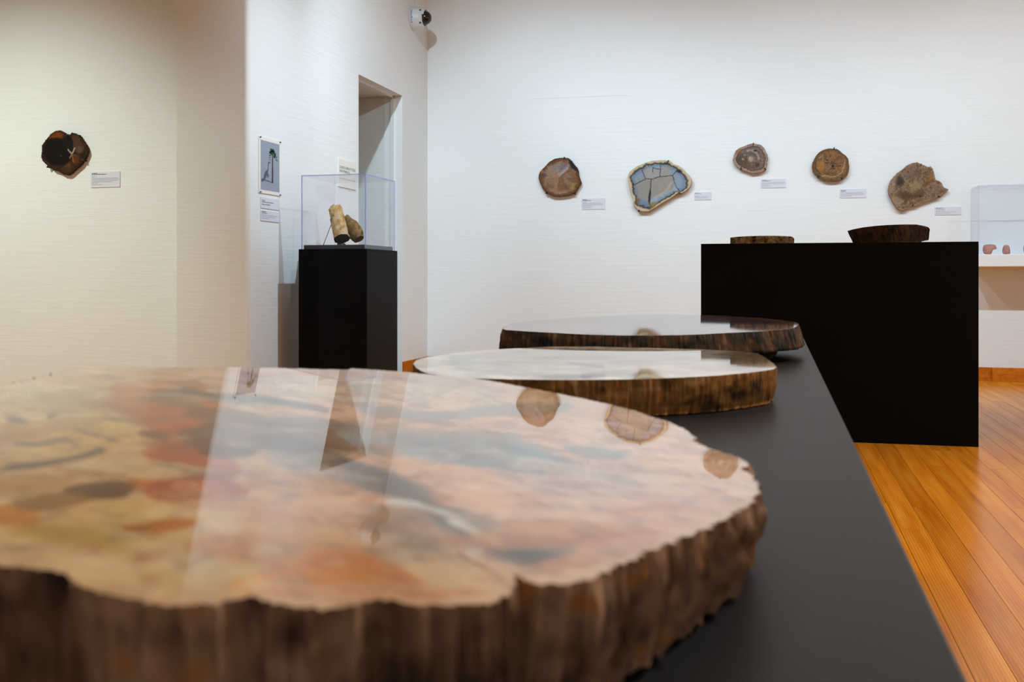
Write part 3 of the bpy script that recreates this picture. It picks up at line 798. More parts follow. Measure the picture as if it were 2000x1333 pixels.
f2, k2 = (1210, 290), 0.105
DK = (34, 28, 26)
wall_slab('blue grey agate slab with cream rim and dark cracks on the back wall', f2, k2,
          [(165, 480), (200, 425), (330, 330), (480, 270), (620, 230), (760, 220), (900, 225), (970, 250), (1000, 290), (1100, 320), (1180, 380), (1230, 440), (1290, 500), (1340, 580), (1335, 660), (1290, 740),
           (1210, 805), (1140, 835), (1080, 830), (960, 920), (800, 1010), (680, 1090), (540, 1172), (420, 1170), (340, 1140), (280, 1070), (240, 1030), (262, 985), (235, 880), (195, 780), (160, 620), (152, 540)], YW,
          [(905, 235), (1125, 835), (355, 1165)],
          S(f2, k2, ('e', 820, 720, 260, 220, 0, (158, 148, 136), 0.9, 0.4), ('e', 440, 760, 200, 260, 0, (150, 146, 138), 0.8, 0.4), ('e', 600, 440, 170, 130, 0, (164, 160, 156), 0.9, 0.4),
            ('e', 900, 420, 150, 90, 0, (164, 156, 150), 0.9, 0.4), ('e', 1150, 620, 130, 150, 0, (140, 162, 180), 0.9, 0.5), ('e', 330, 480, 130, 130, 0, (140, 152, 170), 0.9, 0.5),
            ('l', [(620, 970), (800, 900), (1000, 800), (1060, 720)], 50, (148, 176, 196), 0.7), ('l', [(650, 920), (860, 800), (960, 640)], 22, (186, 178, 172), 0.6), ('e', 440, 1020, 110, 60, 30, (112, 140, 170), 0.8, 0.5),
            ('e', 690, 320, 90, 60, 0, (140, 170, 196), 0.8, 0.5), ('e', 1010, 430, 80, 60, 0, (134, 158, 186), 0.8, 0.5), ('e', 290, 440, 40, 70, 30, (150, 176, 206), 0.8, 0.6),
            ('r', 0.74, 1.2, (104, 122, 144), 0.45, 0.06), ('r', 0.85, 1.2, (52, 46, 44), 0.8, 0.09),
            ('l', [(400, 350), (440, 460), (475, 555), (590, 578), (755, 528), (985, 505), (1080, 400)], 8, DK, 0.75), ('l', [(755, 290), (760, 400), (750, 528)], 8, DK, 0.7), ('l', [(590, 578), (575, 760), (555, 900), (570, 1080)], 8, DK, 0.75),
            ('l', [(985, 505), (1040, 680), (1110, 790)], 8, (60, 38, 24), 0.8), ('l', [(475, 575), (330, 650), (180, 710)], 8, DK, 0.7), ('l', [(620, 360), (740, 390)], 8, DK, 0.7), ('l', [(620, 360), (615, 440)], 8, DK, 0.7),
            ('e', 560, 900, 20, 120, 5, (30, 24, 22), 0.9, 0.6), ('e', 1100, 430, 50, 26, 20, (40, 34, 30), 0.9, 0.5), ('e', 850, 290, 60, 14, 0, (50, 40, 34), 0.8, 0.5),
            ('e', 630, 1060, 70, 60, 0, (150, 118, 44), 0.7, 0.6), ('e', 320, 980, 50, 60, 30, (120, 92, 36), 0.7, 0.6),
            ('r', 0.915, 1.2, (212, 192, 152), 0.95, 0.07), ('n', 2.2, 0.66, (130, 106, 76), 0.2, 0.06)),
          (146, 152, 158), [(120, 84, 48), (168, 124, 70), (196, 152, 96), (206, 176, 132)], 121, gain=0.95, mat='polish_b', warp=0.004, wscale=40, thick=0.036)

f3, k3 = (1410, 265), 0.0638
wall_slab('small brown slab with pale ragged rind and ivory heart, highest on the back wall', f3, k3,
          [(330, 740), (350, 660), (390, 540), (430, 460), (560, 370), (700, 320), (800, 275), (930, 240), (1080, 260), (1190, 285), (1290, 370), (1340, 490), (1400, 600), (1415, 730), (1375, 790), (1385, 880),
           (1350, 1030), (1270, 1080), (1180, 1130), (1060, 1140), (960, 1160), (870, 1150), (800, 1110), (650, 1060), (560, 1020), (450, 940), (370, 860)], YW,
          [(965, 250), (572, 1020), (1330, 1025)],
          S(f3, k3, ('g', 4, (110, 92, 80), 0.6), ('e', 620, 780, 220, 200, 20, (92, 76, 64), 0.8, 0.5), ('e', 900, 560, 200, 70, 10, (112, 100, 92), 0.7, 0.5), ('l', [(800, 460), (950, 450), (1080, 550), (1130, 700)], 40, (190, 184, 176), 0.8),
            ('e', 880, 720, 75, 95, 0, (206, 184, 168), 0.9, 0.4), ('e', 1030, 465, 60, 22, 10, (24, 22, 26), 0.95, 0.4), ('e', 690, 600, 50, 30, 0, (150, 150, 150), 0.7, 0.5), ('e', 640, 725, 50, 24, 0, (206, 180, 120), 0.8, 0.5),
            ('e', 1080, 900, 60, 70, 0, (70, 58, 48), 0.8, 0.5), ('e', 850, 950, 240, 60, 5, (120, 88, 60), 0.7, 0.5), ('r', 0.80, 0.84, (60, 48, 42), 0.9, 0.05), ('r', 0.84, 1.2, (186, 158, 140), 0.95, 0.05),
            ('e', 480, 460, 110, 70, -35, (184, 134, 70), 0.8, 0.5), ('n', 5.0, 0.6, (90, 74, 60), 0.5, 0.06)),
          (142, 122, 110), [(80, 60, 44), (140, 108, 88), (170, 136, 116), (186, 156, 136)], 141, warp=0.006, wscale=40, gain=0.95)

f4, k4 = (1570, 275), 0.0713
wall_slab('round tan brown slab with pitted dark heart, second from the right on the back wall', f4, k4,
          [(220, 720), (240, 600), (300, 480), (350, 390), (430, 310), (540, 250), (660, 215), (800, 215), (900, 225), (980, 270), (1050, 340), (1160, 420), (1215, 500), (1230, 620), (1245, 710), (1230, 820),
           (1200, 930), (1090, 1030), (1000, 1090), (860, 1115), (680, 1115), (540, 1090), (450, 1030), (360, 970), (290, 900), (245, 850)], YW,
          [(830, 205), (390, 985), (1050, 1040)],
          S(f4, k4, ('s', 34, (110, 78, 48), 0.5), ('n', 2.4, 0.58, (92, 68, 46), 0.6, 0.07), ('e', 480, 700, 120, 160, 0, (190, 130, 62), 0.7, 0.6), ('e', 640, 690, 90, 70, 0, (140, 108, 100), 0.6, 0.6),
            ('e', 790, 700, 34, 36, 0, (20, 12, 8), 0.95, 0.5), ('e', 620, 520, 50, 22, 35, (70, 52, 44), 0.8, 0.5), ('e', 620, 610, 60, 20, 10, (60, 42, 36), 0.7, 0.5), ('e', 800, 620, 80, 18, 0, (70, 48, 40), 0.7, 0.5), ('e', 940, 690, 60, 20, 0, (74, 54, 46), 0.7, 0.5), ('e', 800, 760, 60, 16, 0, (60, 40, 34), 0.7, 0.5),
            ('l', [(500, 980), (620, 960), (740, 1000), (900, 970), (1040, 880), (1100, 700), (1130, 520)], 22, (188, 156, 106), 0.8), ('l', [(330, 560), (300, 660), (340, 800), (440, 900)], 26, (66, 72, 66), 0.8), ('l', [(400, 480), (520, 380)], 34, (164, 152, 130), 0.6),
            ('r', 0.86, 1.2, (110, 84, 46), 0.8, 0.05), ('e', 270, 720, 50, 140, 0, (128, 80, 44), 0.8, 0.5), ('e', 440, 350, 110, 60, -40, (120, 92, 36), 0.8, 0.5)),
          (152, 112, 70), [(60, 38, 18), (92, 64, 34), (112, 80, 44), (120, 90, 56)], 161, warp=0.005, wscale=50)

f5, k5 = (1720, 300), 0.0975
wall_slab('ragged mottled brown slab with broken pointed side, rightmost on the back wall', f5, k5,
          [(155, 720), (175, 610), (210, 530), (330, 395), (450, 310), (540, 230), (640, 190), (740, 175), (810, 215), (880, 240), (940, 270), (1010, 260), (1050, 320), (1075, 400), (1085, 460), (1100, 525),
           (1180, 555), (1230, 600), (1250, 660), (1290, 695), (1360, 715), (1345, 745), (1280, 790), (1180, 860), (1110, 890), (1010, 930), (880, 975), (780, 1010), (720, 1050), (600, 1060), (520, 1120), (430, 1150),
           (340, 1110), (260, 1000), (200, 890), (170, 820)], YW,
          [(810, 225), (1175, 865), (645, 1045)],
          S(f5, k5, ('n', 1.6, 0.54, (104, 78, 54), 0.8, 0.08), ('n', 3.2, 0.6, (172, 148, 120), 0.6, 0.06), ('e', 370, 560, 90, 80, 0, (54, 48, 46), 0.9, 0.6), ('e', 520, 450, 80, 40, 30, (110, 108, 112), 0.6, 0.6), ('e', 720, 400, 110, 60, 0, (112, 86, 78), 0.7, 0.6),
            ('e', 680, 650, 130, 80, -15, (168, 144, 100), 0.7, 0.6), ('e', 480, 850, 180, 80, 5, (86, 60, 36), 0.8, 0.5), ('e', 760, 820, 120, 70, -20, (92, 66, 40), 0.7, 0.5), ('l', [(850, 640), (960, 590), (1080, 520)], 36, (128, 82, 22), 0.7),
            ('e', 1010, 470, 70, 60, 0, (156, 116, 56), 0.7, 0.6), ('e', 1030, 610, 50, 40, 0, (160, 140, 136), 0.7, 0.5), ('e', 1170, 640, 60, 40, 0, (160, 136, 116), 0.6, 0.5), ('e', 1170, 580, 50, 22, 0, (60, 42, 30), 0.8, 0.5),
            ('e', 240, 620, 70, 160, 20, (186, 160, 138), 0.6, 0.6), ('e', 300, 960, 120, 120, 30, (176, 150, 122), 0.7, 0.6), ('e', 800, 860, 26, 12, 0, (24, 18, 14), 0.9, 0.4), ('r', 0.93, 1.2, (176, 138, 106), 0.7, 0.05)),
          (140, 114, 88), BW, 181, warp=0.008, wscale=36, center=(640, 660), jag=0.005)

f0, k0 = (40, 220), 0.135
wall_slab('dark brown slab with black centre and white star crack, alone on the far left wall', f0, k0,
          [(298, 640), (310, 560), (308, 480), (370, 390), (440, 310), (500, 270), (570, 258), (640, 300), (662, 328), (700, 345), (742, 288), (800, 315), (840, 320), (900, 410), (950, 490), (970, 570), (940, 640), (915, 690),
           (860, 760), (780, 830), (740, 870), (690, 905), (620, 895), (540, 850), (470, 830), (430, 790), (370, 750), (320, 700)], YR,
          [(688, 330), (395, 785), (910, 690)],
          S(f0, k0, ('n', 1.6, 0.5, (60, 40, 22), 0.7, 0.1), ('e', 500, 340, 130, 80, -25, (126, 66, 6), 0.95, 0.4), ('e', 340, 490, 40, 80, 10, (96, 62, 16), 0.8, 0.5), ('e', 830, 430, 110, 130, -20, (84, 62, 44), 0.9, 0.4), ('e', 850, 540, 50, 50, 0, (112, 88, 72), 0.8, 0.6),
            ('e', 800, 680, 60, 70, 20, (110, 60, 14), 0.85, 0.5), ('e', 680, 790, 60, 80, 15, (112, 78, 36), 0.85, 0.5), ('e', 380, 730, 60, 50, 40, (92, 58, 40), 0.8, 0.5), ('e', 620, 820, 150, 60, 10, (66, 46, 28), 0.7, 0.5),
            ('e', 540, 570, 220, 200, 10, (13, 10, 9), 1.0, 0.12), ('e', 470, 470, 110, 100, 0, (13, 10, 9), 1.0, 0.2), ('e', 680, 440, 80, 100, 0, (16, 12, 10), 0.95, 0.2),
            ('l', [(690, 540), (745, 600), (785, 510)], 12, (196, 180, 160), 0.95), ('l', [(745, 600), (715, 660)], 10, (186, 160, 130), 0.8), ('l', [(745, 600), (765, 720)], 9, (176, 116, 52), 0.8), ('l', [(745, 600), (800, 625)], 8, (150, 120, 100), 0.7),
            ('e', 590, 630, 18, 16, 0, (84, 66, 40), 0.8, 0.6), ('r', 0.93, 1.2, (54, 34, 14), 0.7, 0.04)),
          (40, 26, 16), [(20, 12, 6), (48, 30, 14), (80, 50, 18), (110, 74, 30)], 201, warp=0.006, wscale=30, group='dark slab on the far left wall', thick=0.022, gap=0.008, jag=0.005)

# ------------------------------------------------------------------ labels and prints on the walls
def bars(specs, w, h, rng):
    """rows of print: (y fraction, length fraction, weight) -> little word rectangles in unit card coordinates"""
    V, Fc = [], []
    for yv, ln_, wt in specs:
        x = 0.045
        while x < ln_:
            L_ = min(rng.uniform(0.03, 0.11), ln_ - x + 0.01)
            n = len(V); V += [(x, yv - wt), (x + L_, yv - wt), (x + L_, yv + wt), (x, yv + wt)]; Fc.append((n, n + 1, n + 2, n + 3)); x += L_ + 0.012
    return V, Fc

def wall_card(label, axis, a0, a1, z0, z1, plane, rows_dark, rows_pale, seed, thick=0.005, name='text_label', group='printed labels on the walls', mat='card'):
    """axis 'y': card on a wall facing -Y, a = X; axis 'x': card on the wall facing +X, a = Y (read with growing Y)"""
    rng = random.Random(seed)
    if axis == 'y':
        W = lambda u, v, o: (a0 + (a1 - a0) * u, plane - o, z0 + (z1 - z0) * v)
        loc = ((a0 + a1) / 2, plane, z0)
    else:
        W = lambda u, v, o: (plane + o, a0 + (a1 - a0) * u, z0 + (z1 - z0) * v)
        loc = (plane, (a0 + a1) / 2, z0)
    t = thing(name, loc, label, 'label', group)
    cs = [W(0, 0, 0), W(1, 0, 0), W(1, 1, 0), W(0, 1, 0), W(0, 0, thick), W(1, 0, thick), W(1, 1, thick), W(0, 1, thick)]
    part('board', cs, [(0, 3, 2, 1), (4, 5, 6, 7), (0, 1, 5, 4), (1, 2, 6, 5), (2, 3, 7, 6), (3, 0, 4, 7)], M[mat], t)
    for nm, rows, m in (('title_print', rows_dark, 'ink'), ('text_print', rows_pale, 'ink_light')):
        if rows:
            V, Fc = bars(rows, a1 - a0, z1 - z0, rng)
            part(nm, [W(u, v, thick + 0.0004) for u, v in V], Fc, M[m], t)
    return t, W

def card_px(label, x0, y0, x1, y1, Y, dark, pale, seed):
    A = on_y(x0, y1, Y); B = on_y(x1, y0, Y); A2 = on_y(x0, y0, Y); B2 = on_y(x1, y1, Y)
    return wall_card(label, 'y', A[0], B[0], (A[2] + B2[2]) / 2, (A2[2] + B[2]) / 2, Y, dark, pale, seed)

T2 = [(0.88, 0.22, 0.022), (0.79, 0.40, 0.022)]
card_px('white text label below right of the dark slab on the far left wall', 178, 335.5, 235, 366, YR, [(0.90, 0.23, 0.022), (0.83, 0.55, 0.022)],
        [(0.69, 0.22, .015), (0.58, 0.95, .014), (0.50, 0.95, .014), (0.42, 0.94, .014), (0.34, 0.74, .014), (0.26, 0.22, .014), (0.17, 0.40, .014)], 1)
card_px('white text label beside the reddish brown slab on the back wall', 1136, 387.5, 1182, 409.3, YW, T2, [(0.66, 0.22, .014), (0.57, 0.84, .014), (0.48, 0.92, .014), (0.39, 0.93, .014), (0.29, 0.45, .014), (0.16, 0.4, .014)], 2)
card_px('smallest white text label, between the agate slab and the highest slab', 1356, 375.6, 1389.6, 390.6, YW, T2, [(0.52, 0.3, .02), (0.4, 0.8, .02), (0.24, 0.75, .02)], 3)
card_px('white text label under the highest slab on the back wall', 1486, 350, 1535, 367, YW, T2, [(0.58, 0.95, .018), (0.45, 0.93, .018), (0.33, 0.32, .018), (0.19, 0.42, .018)], 4)
card_px('white text label under the round tan slab on the back wall', 1640, 369.5, 1692, 386.8, YW, [(0.85, 0.25, 0.022), (0.75, 0.2, 0.022)], [(0.6, 0.85, .018), (0.48, 0.9, .018), (0.36, 0.93, .018), (0.2, 0.45, .018)], 5)
card_px('white text label under the ragged slab, beside the clear case', 1825.5, 404.3, 1877.5, 420, YW, [(0.85, 0.28, 0.022), (0.73, 0.36, 0.022)], [(0.52, 0.38, .02), (0.38, 0.8, .02), (0.2, 0.55, .02)], 6)

def xcard(label, xl, xr, yt, yb, dark, pale, seed, name='text_label', group='printed labels on the walls', thick=0.005, mat='card'):
    a0 = on_x(xl, 400, XL)[1]; a1 = on_x(xr, 400, XL)[1]
    z0 = (on_x(xl, yb[0], XL)[2] + on_x(xr, yb[1], XL)[2]) / 2; z1 = (on_x(xl, yt[0], XL)[2] + on_x(xr, yt[1], XL)[2]) / 2
    return wall_card(label, 'x', a0, a1, z0, z1, XL, dark, pale, seed, thick, name, group, mat)
xcard('upper of two white text labels directly under the poster', 508.3, 544.3, (385, 390.6), (406.5, 411), [(0.72, 0.2, .03), (0.58, 0.66, .03), (0.36, 0.48, .03)], [], 7)
xcard('lower of two white text labels under the poster', 508.3, 544.3, (411, 414.8), (430.6, 435.3), [(0.9, 0.26, .03), (0.76, 0.3, .03)], [(0.56, 0.9, .024), (0.4, 0.78, .024), (0.24, 0.45, .024)], 8)

# poster: a tree and a long-necked dinosaur in silhouette, on grey
pt, PW = xcard('white bordered grey poster of a dinosaur reaching into a tall tree', 504, 546.5, (265.5, 277), (376, 383.5), [], [], 9, 'poster', 'prints on the doorway wall', 0.006, 'card_cream')
pt['category'] = 'poster'
def pz(x, y):                              # crop px -> poster field u, v
    u = (x - 75) / 382.0; top = 135 + 100 * u; bot = 1120 + 70 * u
    return 0.075 + 0.86 * u, 0.94 - 0.88 * (y - top) / (bot - top)
def print_on(name, polys, mat, o):
    V, Fc = [], []
    for poly in polys:
        n = len(V); V += [PW(*pz(x, y), 0.006 + o) for x, y in poly]; Fc.append(tuple(range(n, n + len(poly))))
    return part(name, V, Fc, mat, pt)
M['pgrey'] = plain('poster_grey', (150, 158, 170), 0.7, 0.2, 0, 0.02)
M['pshadow'] = plain('poster_shadow', (104, 112, 128), 0.7, 0.2)
M['pdino'] = plain('poster_dinosaur', (78, 96, 100), 0.7, 0.2, 0, 0.15, 60)
M['ptrunk'] = plain('poster_trunk', (62, 60, 72), 0.7, 0.2)
M['pleaf'] = plain('poster_foliage', (44, 78, 56), 0.7, 0.2, 0, 0.3, 80)
print_on('grey_field', [[(75, 135), (457, 235), (457, 1190), (75, 1120)]], M['pgrey'], 0.0003)
print_on('shadow_print', [[(120, 925), (160, 915), (320, 985), (315, 1003), (150, 950)]], M['pshadow'], 0.0005)
print_on('dinosaur_print', [[(222, 610), (226, 582), (245, 574), (268, 584), (266, 598), (240, 606), (232, 640), (230, 690), (226, 740), (218, 775), (222, 810), (238, 850), (240, 880), (228, 880), (212, 845), (216, 895), (204, 898),
                             (196, 850), (186, 848), (182, 880), (168, 908), (150, 925), (136, 960), (106, 968), (88, 955), (86, 925), (104, 902), (130, 898), (138, 860), (150, 800), (176, 756), (208, 734), (216, 690)]], M['pdino'], 0.0007)
print_on('trunk_print', [[(305, 440), (323, 440), (327, 1000), (296, 1000)]], M['ptrunk'], 0.0009)
def ell(x, y, rx, ry, dg=0, n=12):
    g = math.radians(dg); return [(x + rx * math.cos(t) * math.cos(g) - ry * math.sin(t) * math.sin(g), y + rx * math.cos(t) * math.sin(g) + ry * math.sin(t) * math.cos(g)) for t in [2 * math.pi * k / n for k in range(n)]]
print_on('foliage_print', [ell(285, 340, 22, 34, -20), ell(318, 350, 20, 38, 10), ell(268, 385, 24, 36, 25), ell(305, 400, 40, 50), ell(345, 385, 18, 46, -15), ell(365, 450, 20, 50, 5), ell(345, 470, 14, 40), ell(258, 450, 16, 14, -30),
                           ell(258, 490, 22, 8, -20), ell(258, 535, 16, 7), ell(392, 490, 10, 26, 40), ell(402, 550, 10, 20, -20), ell(384, 530, 18, 4, 40)], M['pleaf'], 0.0011)
for u, v in ((0.05, 0.985), (0.96, 0.985), (0.05, 0.015), (0.96, 0.015)):
    p = np.array(PW(u, v, 0.006)); part('tack', *tube([p, p + (0.008, 0, 0)], 0.004, 8), M['pin'], pt)

# sign pointing into the doorway
sg, SW = xcard('cream directional sign with green lettering and an arrow beside the doorway', 659.8, 694.5, (310.4, 318), (365, 371), [], [], 10, 'direction_sign', 'prints on the doorway wall', 0.006, 'card_cream')
sg['category'] = 'sign'
def text_mesh(txt, extrude=0.0):
    cu = bpy.data.curves.new('t', 'FONT'); cu.body = txt; cu.size = 1.0; cu.resolution_u = 3; cu.fill_mode = 'FRONT'
    o = bpy.data.objects.new('t', cu); COL.objects.link(o)
    dg = bpy.context.evaluated_depsgraph_get(); me = bpy.data.meshes.new_from_object(o.evaluated_get(dg))
    V = [tuple(v.co) for v in me.vertices]; Fc = [tuple(p.vertices) for p in me.polygons]
    bpy.data.objects.remove(o); bpy.data.curves.remove(cu); bpy.data.meshes.remove(me)
    xs = [v[0] for v in V]; x0, x1 = min(xs), max(xs)
    return [((v[0] - x0) / (x1 - x0), v[1] / 0.73) for v in V], Fc
for txt, u0, u1, v0, v1 in (('CURIOUS ABOUT FOSSILS', 0.05, 0.95, 0.665, 0.765), ('AND MINERALS?', 0.05, 0.62, 0.53, 0.63)):
    V, Fc = text_mesh(txt)
    part('lettering', [SW(u0 + (u1 - u0) * a, v0 + (v1 - v0) * b, 0.0066) for a, b in V], Fc, M['ink_green'], sg)
part('arrow', [SW(u, v, 0.0066) for u, v in [(0.06, 0.300), (0.84, 0.300), (0.84, 0.27), (0.93, 0.308), (0.84, 0.346), (0.84, 0.316), (0.06, 0.316)]], [tuple(range(7))], M['ink'], sg)

# ------------------------------------------------------------------ clear display cases
def case(name, label, x0, x1, y0, y1, z0, z1, t=0.006, group='clear display cases', em='acrylic_edge'):
    r = thing(name, ((x0 + x1) / 2, (y0 + y1) / 2, z0), label, 'display case', group)
    e = t
    part('pane', *box(x0 + e, x1 - e, y0, y0 + t, z0, z1 - e), M['acrylic'], r)
    part('pane', *box(x0 + e, x1 - e, y1 - t, y1, z0, z1 - e), M['acrylic'], r)
    part('pane', *box(x0, x0 + t, y0 + e, y1 - e, z0, z1 - e), M['acrylic'], r)
    part('pane', *box(x1 - t, x1, y0 + e, y1 - e, z0, z1 - e), M['acrylic'], r)
    part('pane', *box(x0 + e, x1 - e, y0 + e, y1 - e, z1 - t, z1), M['acrylic'], r)
    far = M['acrylic_edge_clear']           # joints at the back and left top are nearly clear
    for x in (x0, x1 - e):
        for y in (y0, y1 - e): part('edge', *box(x, x + e, y, y + e, z0, z1), far if (x == x0 and y != y0) else M[em], r)
    for y in (y0, y1 - e): part('edge', *box(x0 + e, x1 - e, y, y + e, z1 - e, z1), M[em] if y == y0 else far, r)
    for x in (x0, x1 - e): part('edge', *box(x, x + e, y0 + e, y1 - e, z1 - e, z1), far if x == x0 else M[em], r)
    return r

DP = 7.8 * ZC
c0 = CAMP + ray(716.5, 545) * DP                       # front right corner of the pedestal
PX1, PY0 = c0[0], c0[1]
PX0 = on_y(583, 545, PY0)[0]
PY1 = PY0 + 0.0836 * DP
PT = ZC + (545 - 486) / 2000 * DP
plinth('pedestal', 'tall narrow black pedestal beside the doorway, under the clear case', PX0, PX1, PY0, PY1, PT, M['black'], M['black'], 'pedestal')
ZD = PT + 0.026
ins = 0.012
dk = part('case_deck', *bevel_box(PX0 + ins + 0.012, PX1 - ins - 0.012, PY0 + ins + 0.012, PY1 - ins - 0.012, PT, ZD, 0.001, 1), M['deck'], origin=((PX0 + PX1) / 2, (PY0 + PY1) / 2, PT))
tag(dk, 'thin dark base board inside the clear case on the pedestal', 'base board')
ZCT = ZC + (545 - 338.5) / 2000 * DP
case('acrylic_case', 'clear box cover with blue tinted edges over two log pieces on the pedestal', PX0 + ins, PX1 - ins, PY0 + ins, PY1 - ins, PT, ZCT, 0.007)

# two pieces of petrified branch inside
def log(name, label, pa, pb, ra, rb, cols, endcol, seed, squash=1.0, tip_n=0.0, group='log pieces in the pedestal case'):
    pa, pb = np.array(pa), np.array(pb); ax = pb - pa; Lg = np.linalg.norm(ax); ax /= Lg
    a = np.cross(ax, (0, 1, 0)); a /= np.linalg.norm(a); b = np.cross(ax, a)
    n, rows = 56, 40
    g = np.linspace(0, 2 * np.pi, n, endpoint=False); V, H, A = [], [], []
    for i in range(rows):
        h = i / (rows - 1)
        r = ra + (rb - ra) * h
        if tip_n > 0: r = r * (1 - tip_n * sstep(0.55, 1.0, h) ** 1.0) * (0.72 + 0.28 * sstep(0, 0.18, h))
        nn = (fbm(np.cos(g) * 1.6 + 5, np.sin(g) * 1.6 + h * 5, seed, 4) - 0.5) * 0.30
        rr = r * (1 + nn)
        hz = h * Lg
        jag = (fbm(np.cos(g) * 2.5 + 9, np.sin(g) * 2.5, seed + 4, 3) - 0.5) * 0.09 * Lg * (1.6 if h > 0.9 else 0) * sstep(0.9, 1, h)
        V.append(pa + np.outer(hz + jag, ax) + np.outer(rr * np.cos(g), a) + np.outer(rr * np.sin(g) * squash, b))
        H.append(np.full(n, h)); A.append(g / (2 * np.pi))
    V = np.vstack(V); Fc = []
    for i in range(rows - 1):
        for k in range(n): k2 = (k + 1) % n; Fc.append((i * n + k, (i + 1) * n + k, (i + 1) * n + k2, i * n + k2))
    Fc.append(tuple((rows - 1) * n + k for k in range(n - 1, -1, -1)))
    root = thing(name, pa, label, 'petrified wood', group)
    Hc, Ac = np.concatenate(H), np.concatenate(A)
    k = fbm(np.cos(Ac * 6.283) * 2.0 + 3, np.sin(Ac * 6.283) * 2.0 + Hc * 6, seed + 8, 5)
    k = np.clip((k - 0.25) / 0.5, 0, 0.999) * (len(cols) - 1); i = k.astype(int); f = (k - i)[:, None]; cc = np.asarray(cols, float)
    part('bark', V, Fc, M['bark_w'], root, True, lin(cc[i] * (1 - f) + cc[i + 1] * f))
    E = V[:n]; Ev = np.vstack([E, E.mean(0)[None] - ax * 0.004]); Ef = [(k, (k + 1) % n, n) for k in range(n)]
    part('cut_end', Ev, Ef, M['bark_w'], root, False, np.tile(lin(endcol), (n + 1, 1)))
    return root

def in_case(x, y, d): return CAMP + ray(x, y) * d
dl = DP + 0.24
pa = in_case(668, 466.5, dl - 0.03); pb = in_case(654.5, 407, dl + 0.10)
lg = log('log_piece', 'upright tan log piece with dark cut end, leaning in the clear case', pa, pb, 0.050, 0.042, [(176, 128, 62), (214, 168, 104), (228, 190, 136), (222, 196, 156), (200, 140, 60)], (48, 36, 30), 301)
pa2 = in_case(701.5, 467.5, dl + 0.10); pb2 = in_case(676, 424, dl + 0.16)
log('log_piece', 'olive brown rounded log piece behind the tan one in the clear case', pa2, pb2, 0.050, 0.046, [(84, 60, 28), (132, 98, 52), (160, 128, 70), (150, 104, 56), (120, 96, 56)], (110, 70, 30), 331, tip_n=0.55)
# wire easel that props the tan piece
ez = thing('wire_easel', (pa[0], pa[1], ZD), 'thin dark wire easel propping the tan log piece in the clear case', 'stand')
w0 = in_case(631, 470, dl + 0.06); w0[2] = ZD
w1 = in_case(647.5, 437, dl + 0.03); w2 = in_case(645.5, 431, dl + 0.0); w3 = in_case(648, 426, dl - 0.03); w4 = in_case(653, 421, dl - 0.015)
part('wire', *tube([w0, w1, w2, w3, w4], 0.0026, 6), M['pin'], ez)
q = in_case(659, 476, dl - 0.02)
part('foot', *tube([(q[0], q[1], ZD), (q[0], q[1], ZD + 0.024)], 0.002, 6), M['pin'], ez)
q = in_case(668, 470, dl)
part('rest', *tube([(q[0], q[1] - 0.01, ZD), (q[0], q[1] - 0.01, ZD + 0.014)], [0.03, 0.024], 14), M['pin'], ez)

# ------------------------------------------------------------------ wall shelf with its case, right
SX0, SY0 = 1.86 * ZC - 0.01, 10.476 * ZC - 0.008
SZ0, SZ1 = 1.116 * ZC, 1.232 * ZC
sh = part('display_shelf', *bevel_box(SX0, 3.3, SY0, YW, SZ0, SZ1, 0.003, 2), M['white_paint'], origin=((SX0 + 3.3) / 2, YW, SZ0))
tag(sh, 'thick white wall shelf carrying a clear case at the right edge', 'shelf')
case('shelf_case', 'low wide clear box cover over pink stones on the white shelf', SX0 + 0.012, 3.28, SY0 + 0.012, YW - 0.004, SZ1, 1.886 * ZC, 0.006, em='acrylic_edge_pale')
def rock(label, x0, x1, yt, d_y, seed, cols, notch=0.0):
    """a rough chunk: px extent along the shelf, top in px"""
    A = on_y(x0, 490, d_y); B = on_y(x1, 490, d_y); zt = on_y((x0 + x1) / 2, yt, d_y)[2]
    cxm, w, h = (A[0] + B[0]) / 2, (B[0] - A[0]) / 2, zt - SZ1
    bm = bmesh.new(); bmesh.ops.create_icosphere(bm, subdivisions=3, radius=1.0)
    V = np.array([v.co[:] for v in bm.verts]); Fc = [tuple(v.index for v in f.verts) for f in bm.faces]; bm.free()
    nz = 0.25 * (fbm(V[:, 0] * 1.5 + seed, V[:, 1] * 1.5 + V[:, 2] * 2, seed, 3) - 0.5)
    V = V * (1 + nz)[:, None]
    m = np.abs(V).max(1); V = V * (0.55 + 0.45 / np.maximum(m, 0.3))[:, None] * 0.8
    V[:, 2] = np.clip(V[:, 2], -0.8, 0.9); V[:, 0] /= np.abs(V[:, 0]).max(); zmin, zmax = V[:, 2].min(), V[:, 2].max()
    V[:, 2] = (V[:, 2] - zmin) / (zmax - zmin)
    if notch: V[:, 2] = np.where(V[:, 0] > 0.25, np.maximum(V[:, 2], 0.42 + 0.2 * (V[:, 0] - 0.25)), V[:, 2])
    else: V[:, 0] *= 1 - 0.35 * V[:, 2] ** 2
    P = np.stack([cxm + V[:, 0] * w, d_y + V[:, 1] * 0.03, SZ1 + V[:, 2] * h], 1)
    k = fbm(V[:, 0] * 3 + 5, V[:, 2] * 3 + V[:, 1] * 3, seed + 3, 3)[:, None]; c = lin(np.asarray(cols[0], float) * (1 - k) + np.asarray(cols[1], float) * k)
    o = part('pink_stone', P, Fc, M['bark_w'], None, True, c, origin=(cxm, d_y, SZ1))
    return tag(o, label, 'stone', 'pink stones in the shelf case')
YS = SY0 + 0.12
rock('pink layered stone with overhanging right end, left one on the white shelf', 1919, 1947, 477.5, YS, 7, [(190, 120, 100), (226, 170, 156)], 1)
rock('small domed pink stone, second on the white shelf', 1957, 1973.5, 478.5, YS, 19, [(176, 110, 96), (224, 176, 168)])
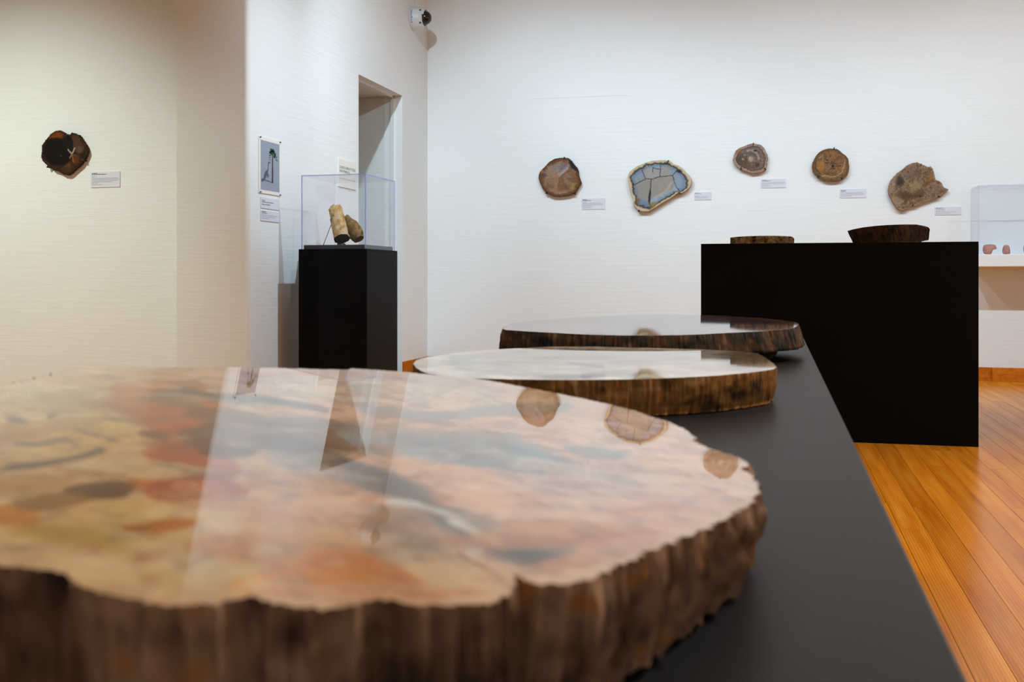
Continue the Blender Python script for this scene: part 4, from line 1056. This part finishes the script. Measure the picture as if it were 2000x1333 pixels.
rock('pale stone cut by the right edge of the view on the white shelf', 1998, 2020, 468, YS + 0.03, 29, [(170, 170, 140), (206, 200, 186)])

# ------------------------------------------------------------------ security camera high on the doorway wall
cy_, cz_ = 8.315, 3.035
sc_ = thing('security_camera', (XL, cy_, cz_ - 0.1), 'white dome security camera high in the corner above the doorway', 'security camera')
part('housing', *lathe_x([(0.0, 0.098), (0.006, 0.102), (0.012, 0.1), (0.075, 0.094), (0.098, 0.080), (0.104, 0.070), (0.104, 0.066)], (XL, cy_, cz_), 40), M['plastic'], sc_, True)
part('visor', *lathe_x([(0.103, 0.066), (0.112, 0.062), (0.116, 0.056)], (XL, cy_, cz_), 32), M['dome'], sc_, True)
dome = [(0.110 + 0.056 * math.sin(g), 0.058 * math.cos(g) + 0.0005) for g in [math.pi / 2 * k / 10 for k in range(11)]]
part('dome', *lathe_x(dome, (XL, cy_, cz_ + 0.004), 32), M['dome'], sc_, True)
# rain lip over the dome
lv, lf = [], []
for k in range(17):
    g = math.pi * (0.08 + 0.84 * k / 16)
    for a_, r_ in ((0.098, 0.080), (0.120, 0.074), (0.120, 0.070), (0.098, 0.072)): lv.append((XL + a_, cy_ + r_ * math.cos(g), cz_ + r_ * math.sin(g)))
for k in range(16):
    for j in range(4): lf.append((k * 4 + j, k * 4 + (j + 1) % 4, (k + 1) * 4 + (j + 1) % 4, (k + 1) * 4 + j))
lf += [(0, 1, 2, 3), (67, 66, 65, 64)]
part('lip', lv, lf, M['plastic'], sc_)
for dz in (0.055, -0.052):
    part('screw', *lathe_x([(0.082, 0.006), (0.096, 0.006), (0.097, 0.004)], (XL, cy_ - 0.068, cz_ + dz), 10), M['pin'], sc_)
V, Fc = text_mesh('avigilon')
def on_drum(a, b):                          # lettering runs upwards round the drum, facing the room's near side
    z = cz_ - 0.055 + 0.11 * a; x = XL + 0.026 - 0.018 * b
    r = 0.1005; dzz = z - cz_
    return (x, cy_ - math.sqrt(max(1e-6, r * r - dzz * dzz)) - 0.0008, z)
part('lettering', [on_drum(a, b) for a, b in V], Fc, M['logo'], sc_)
part('conduit', *box(XL, XL + 0.012, cy_ - 0.012, cy_ + 0.012, cz_ + 0.095, HC), M['plastic'], sc_)
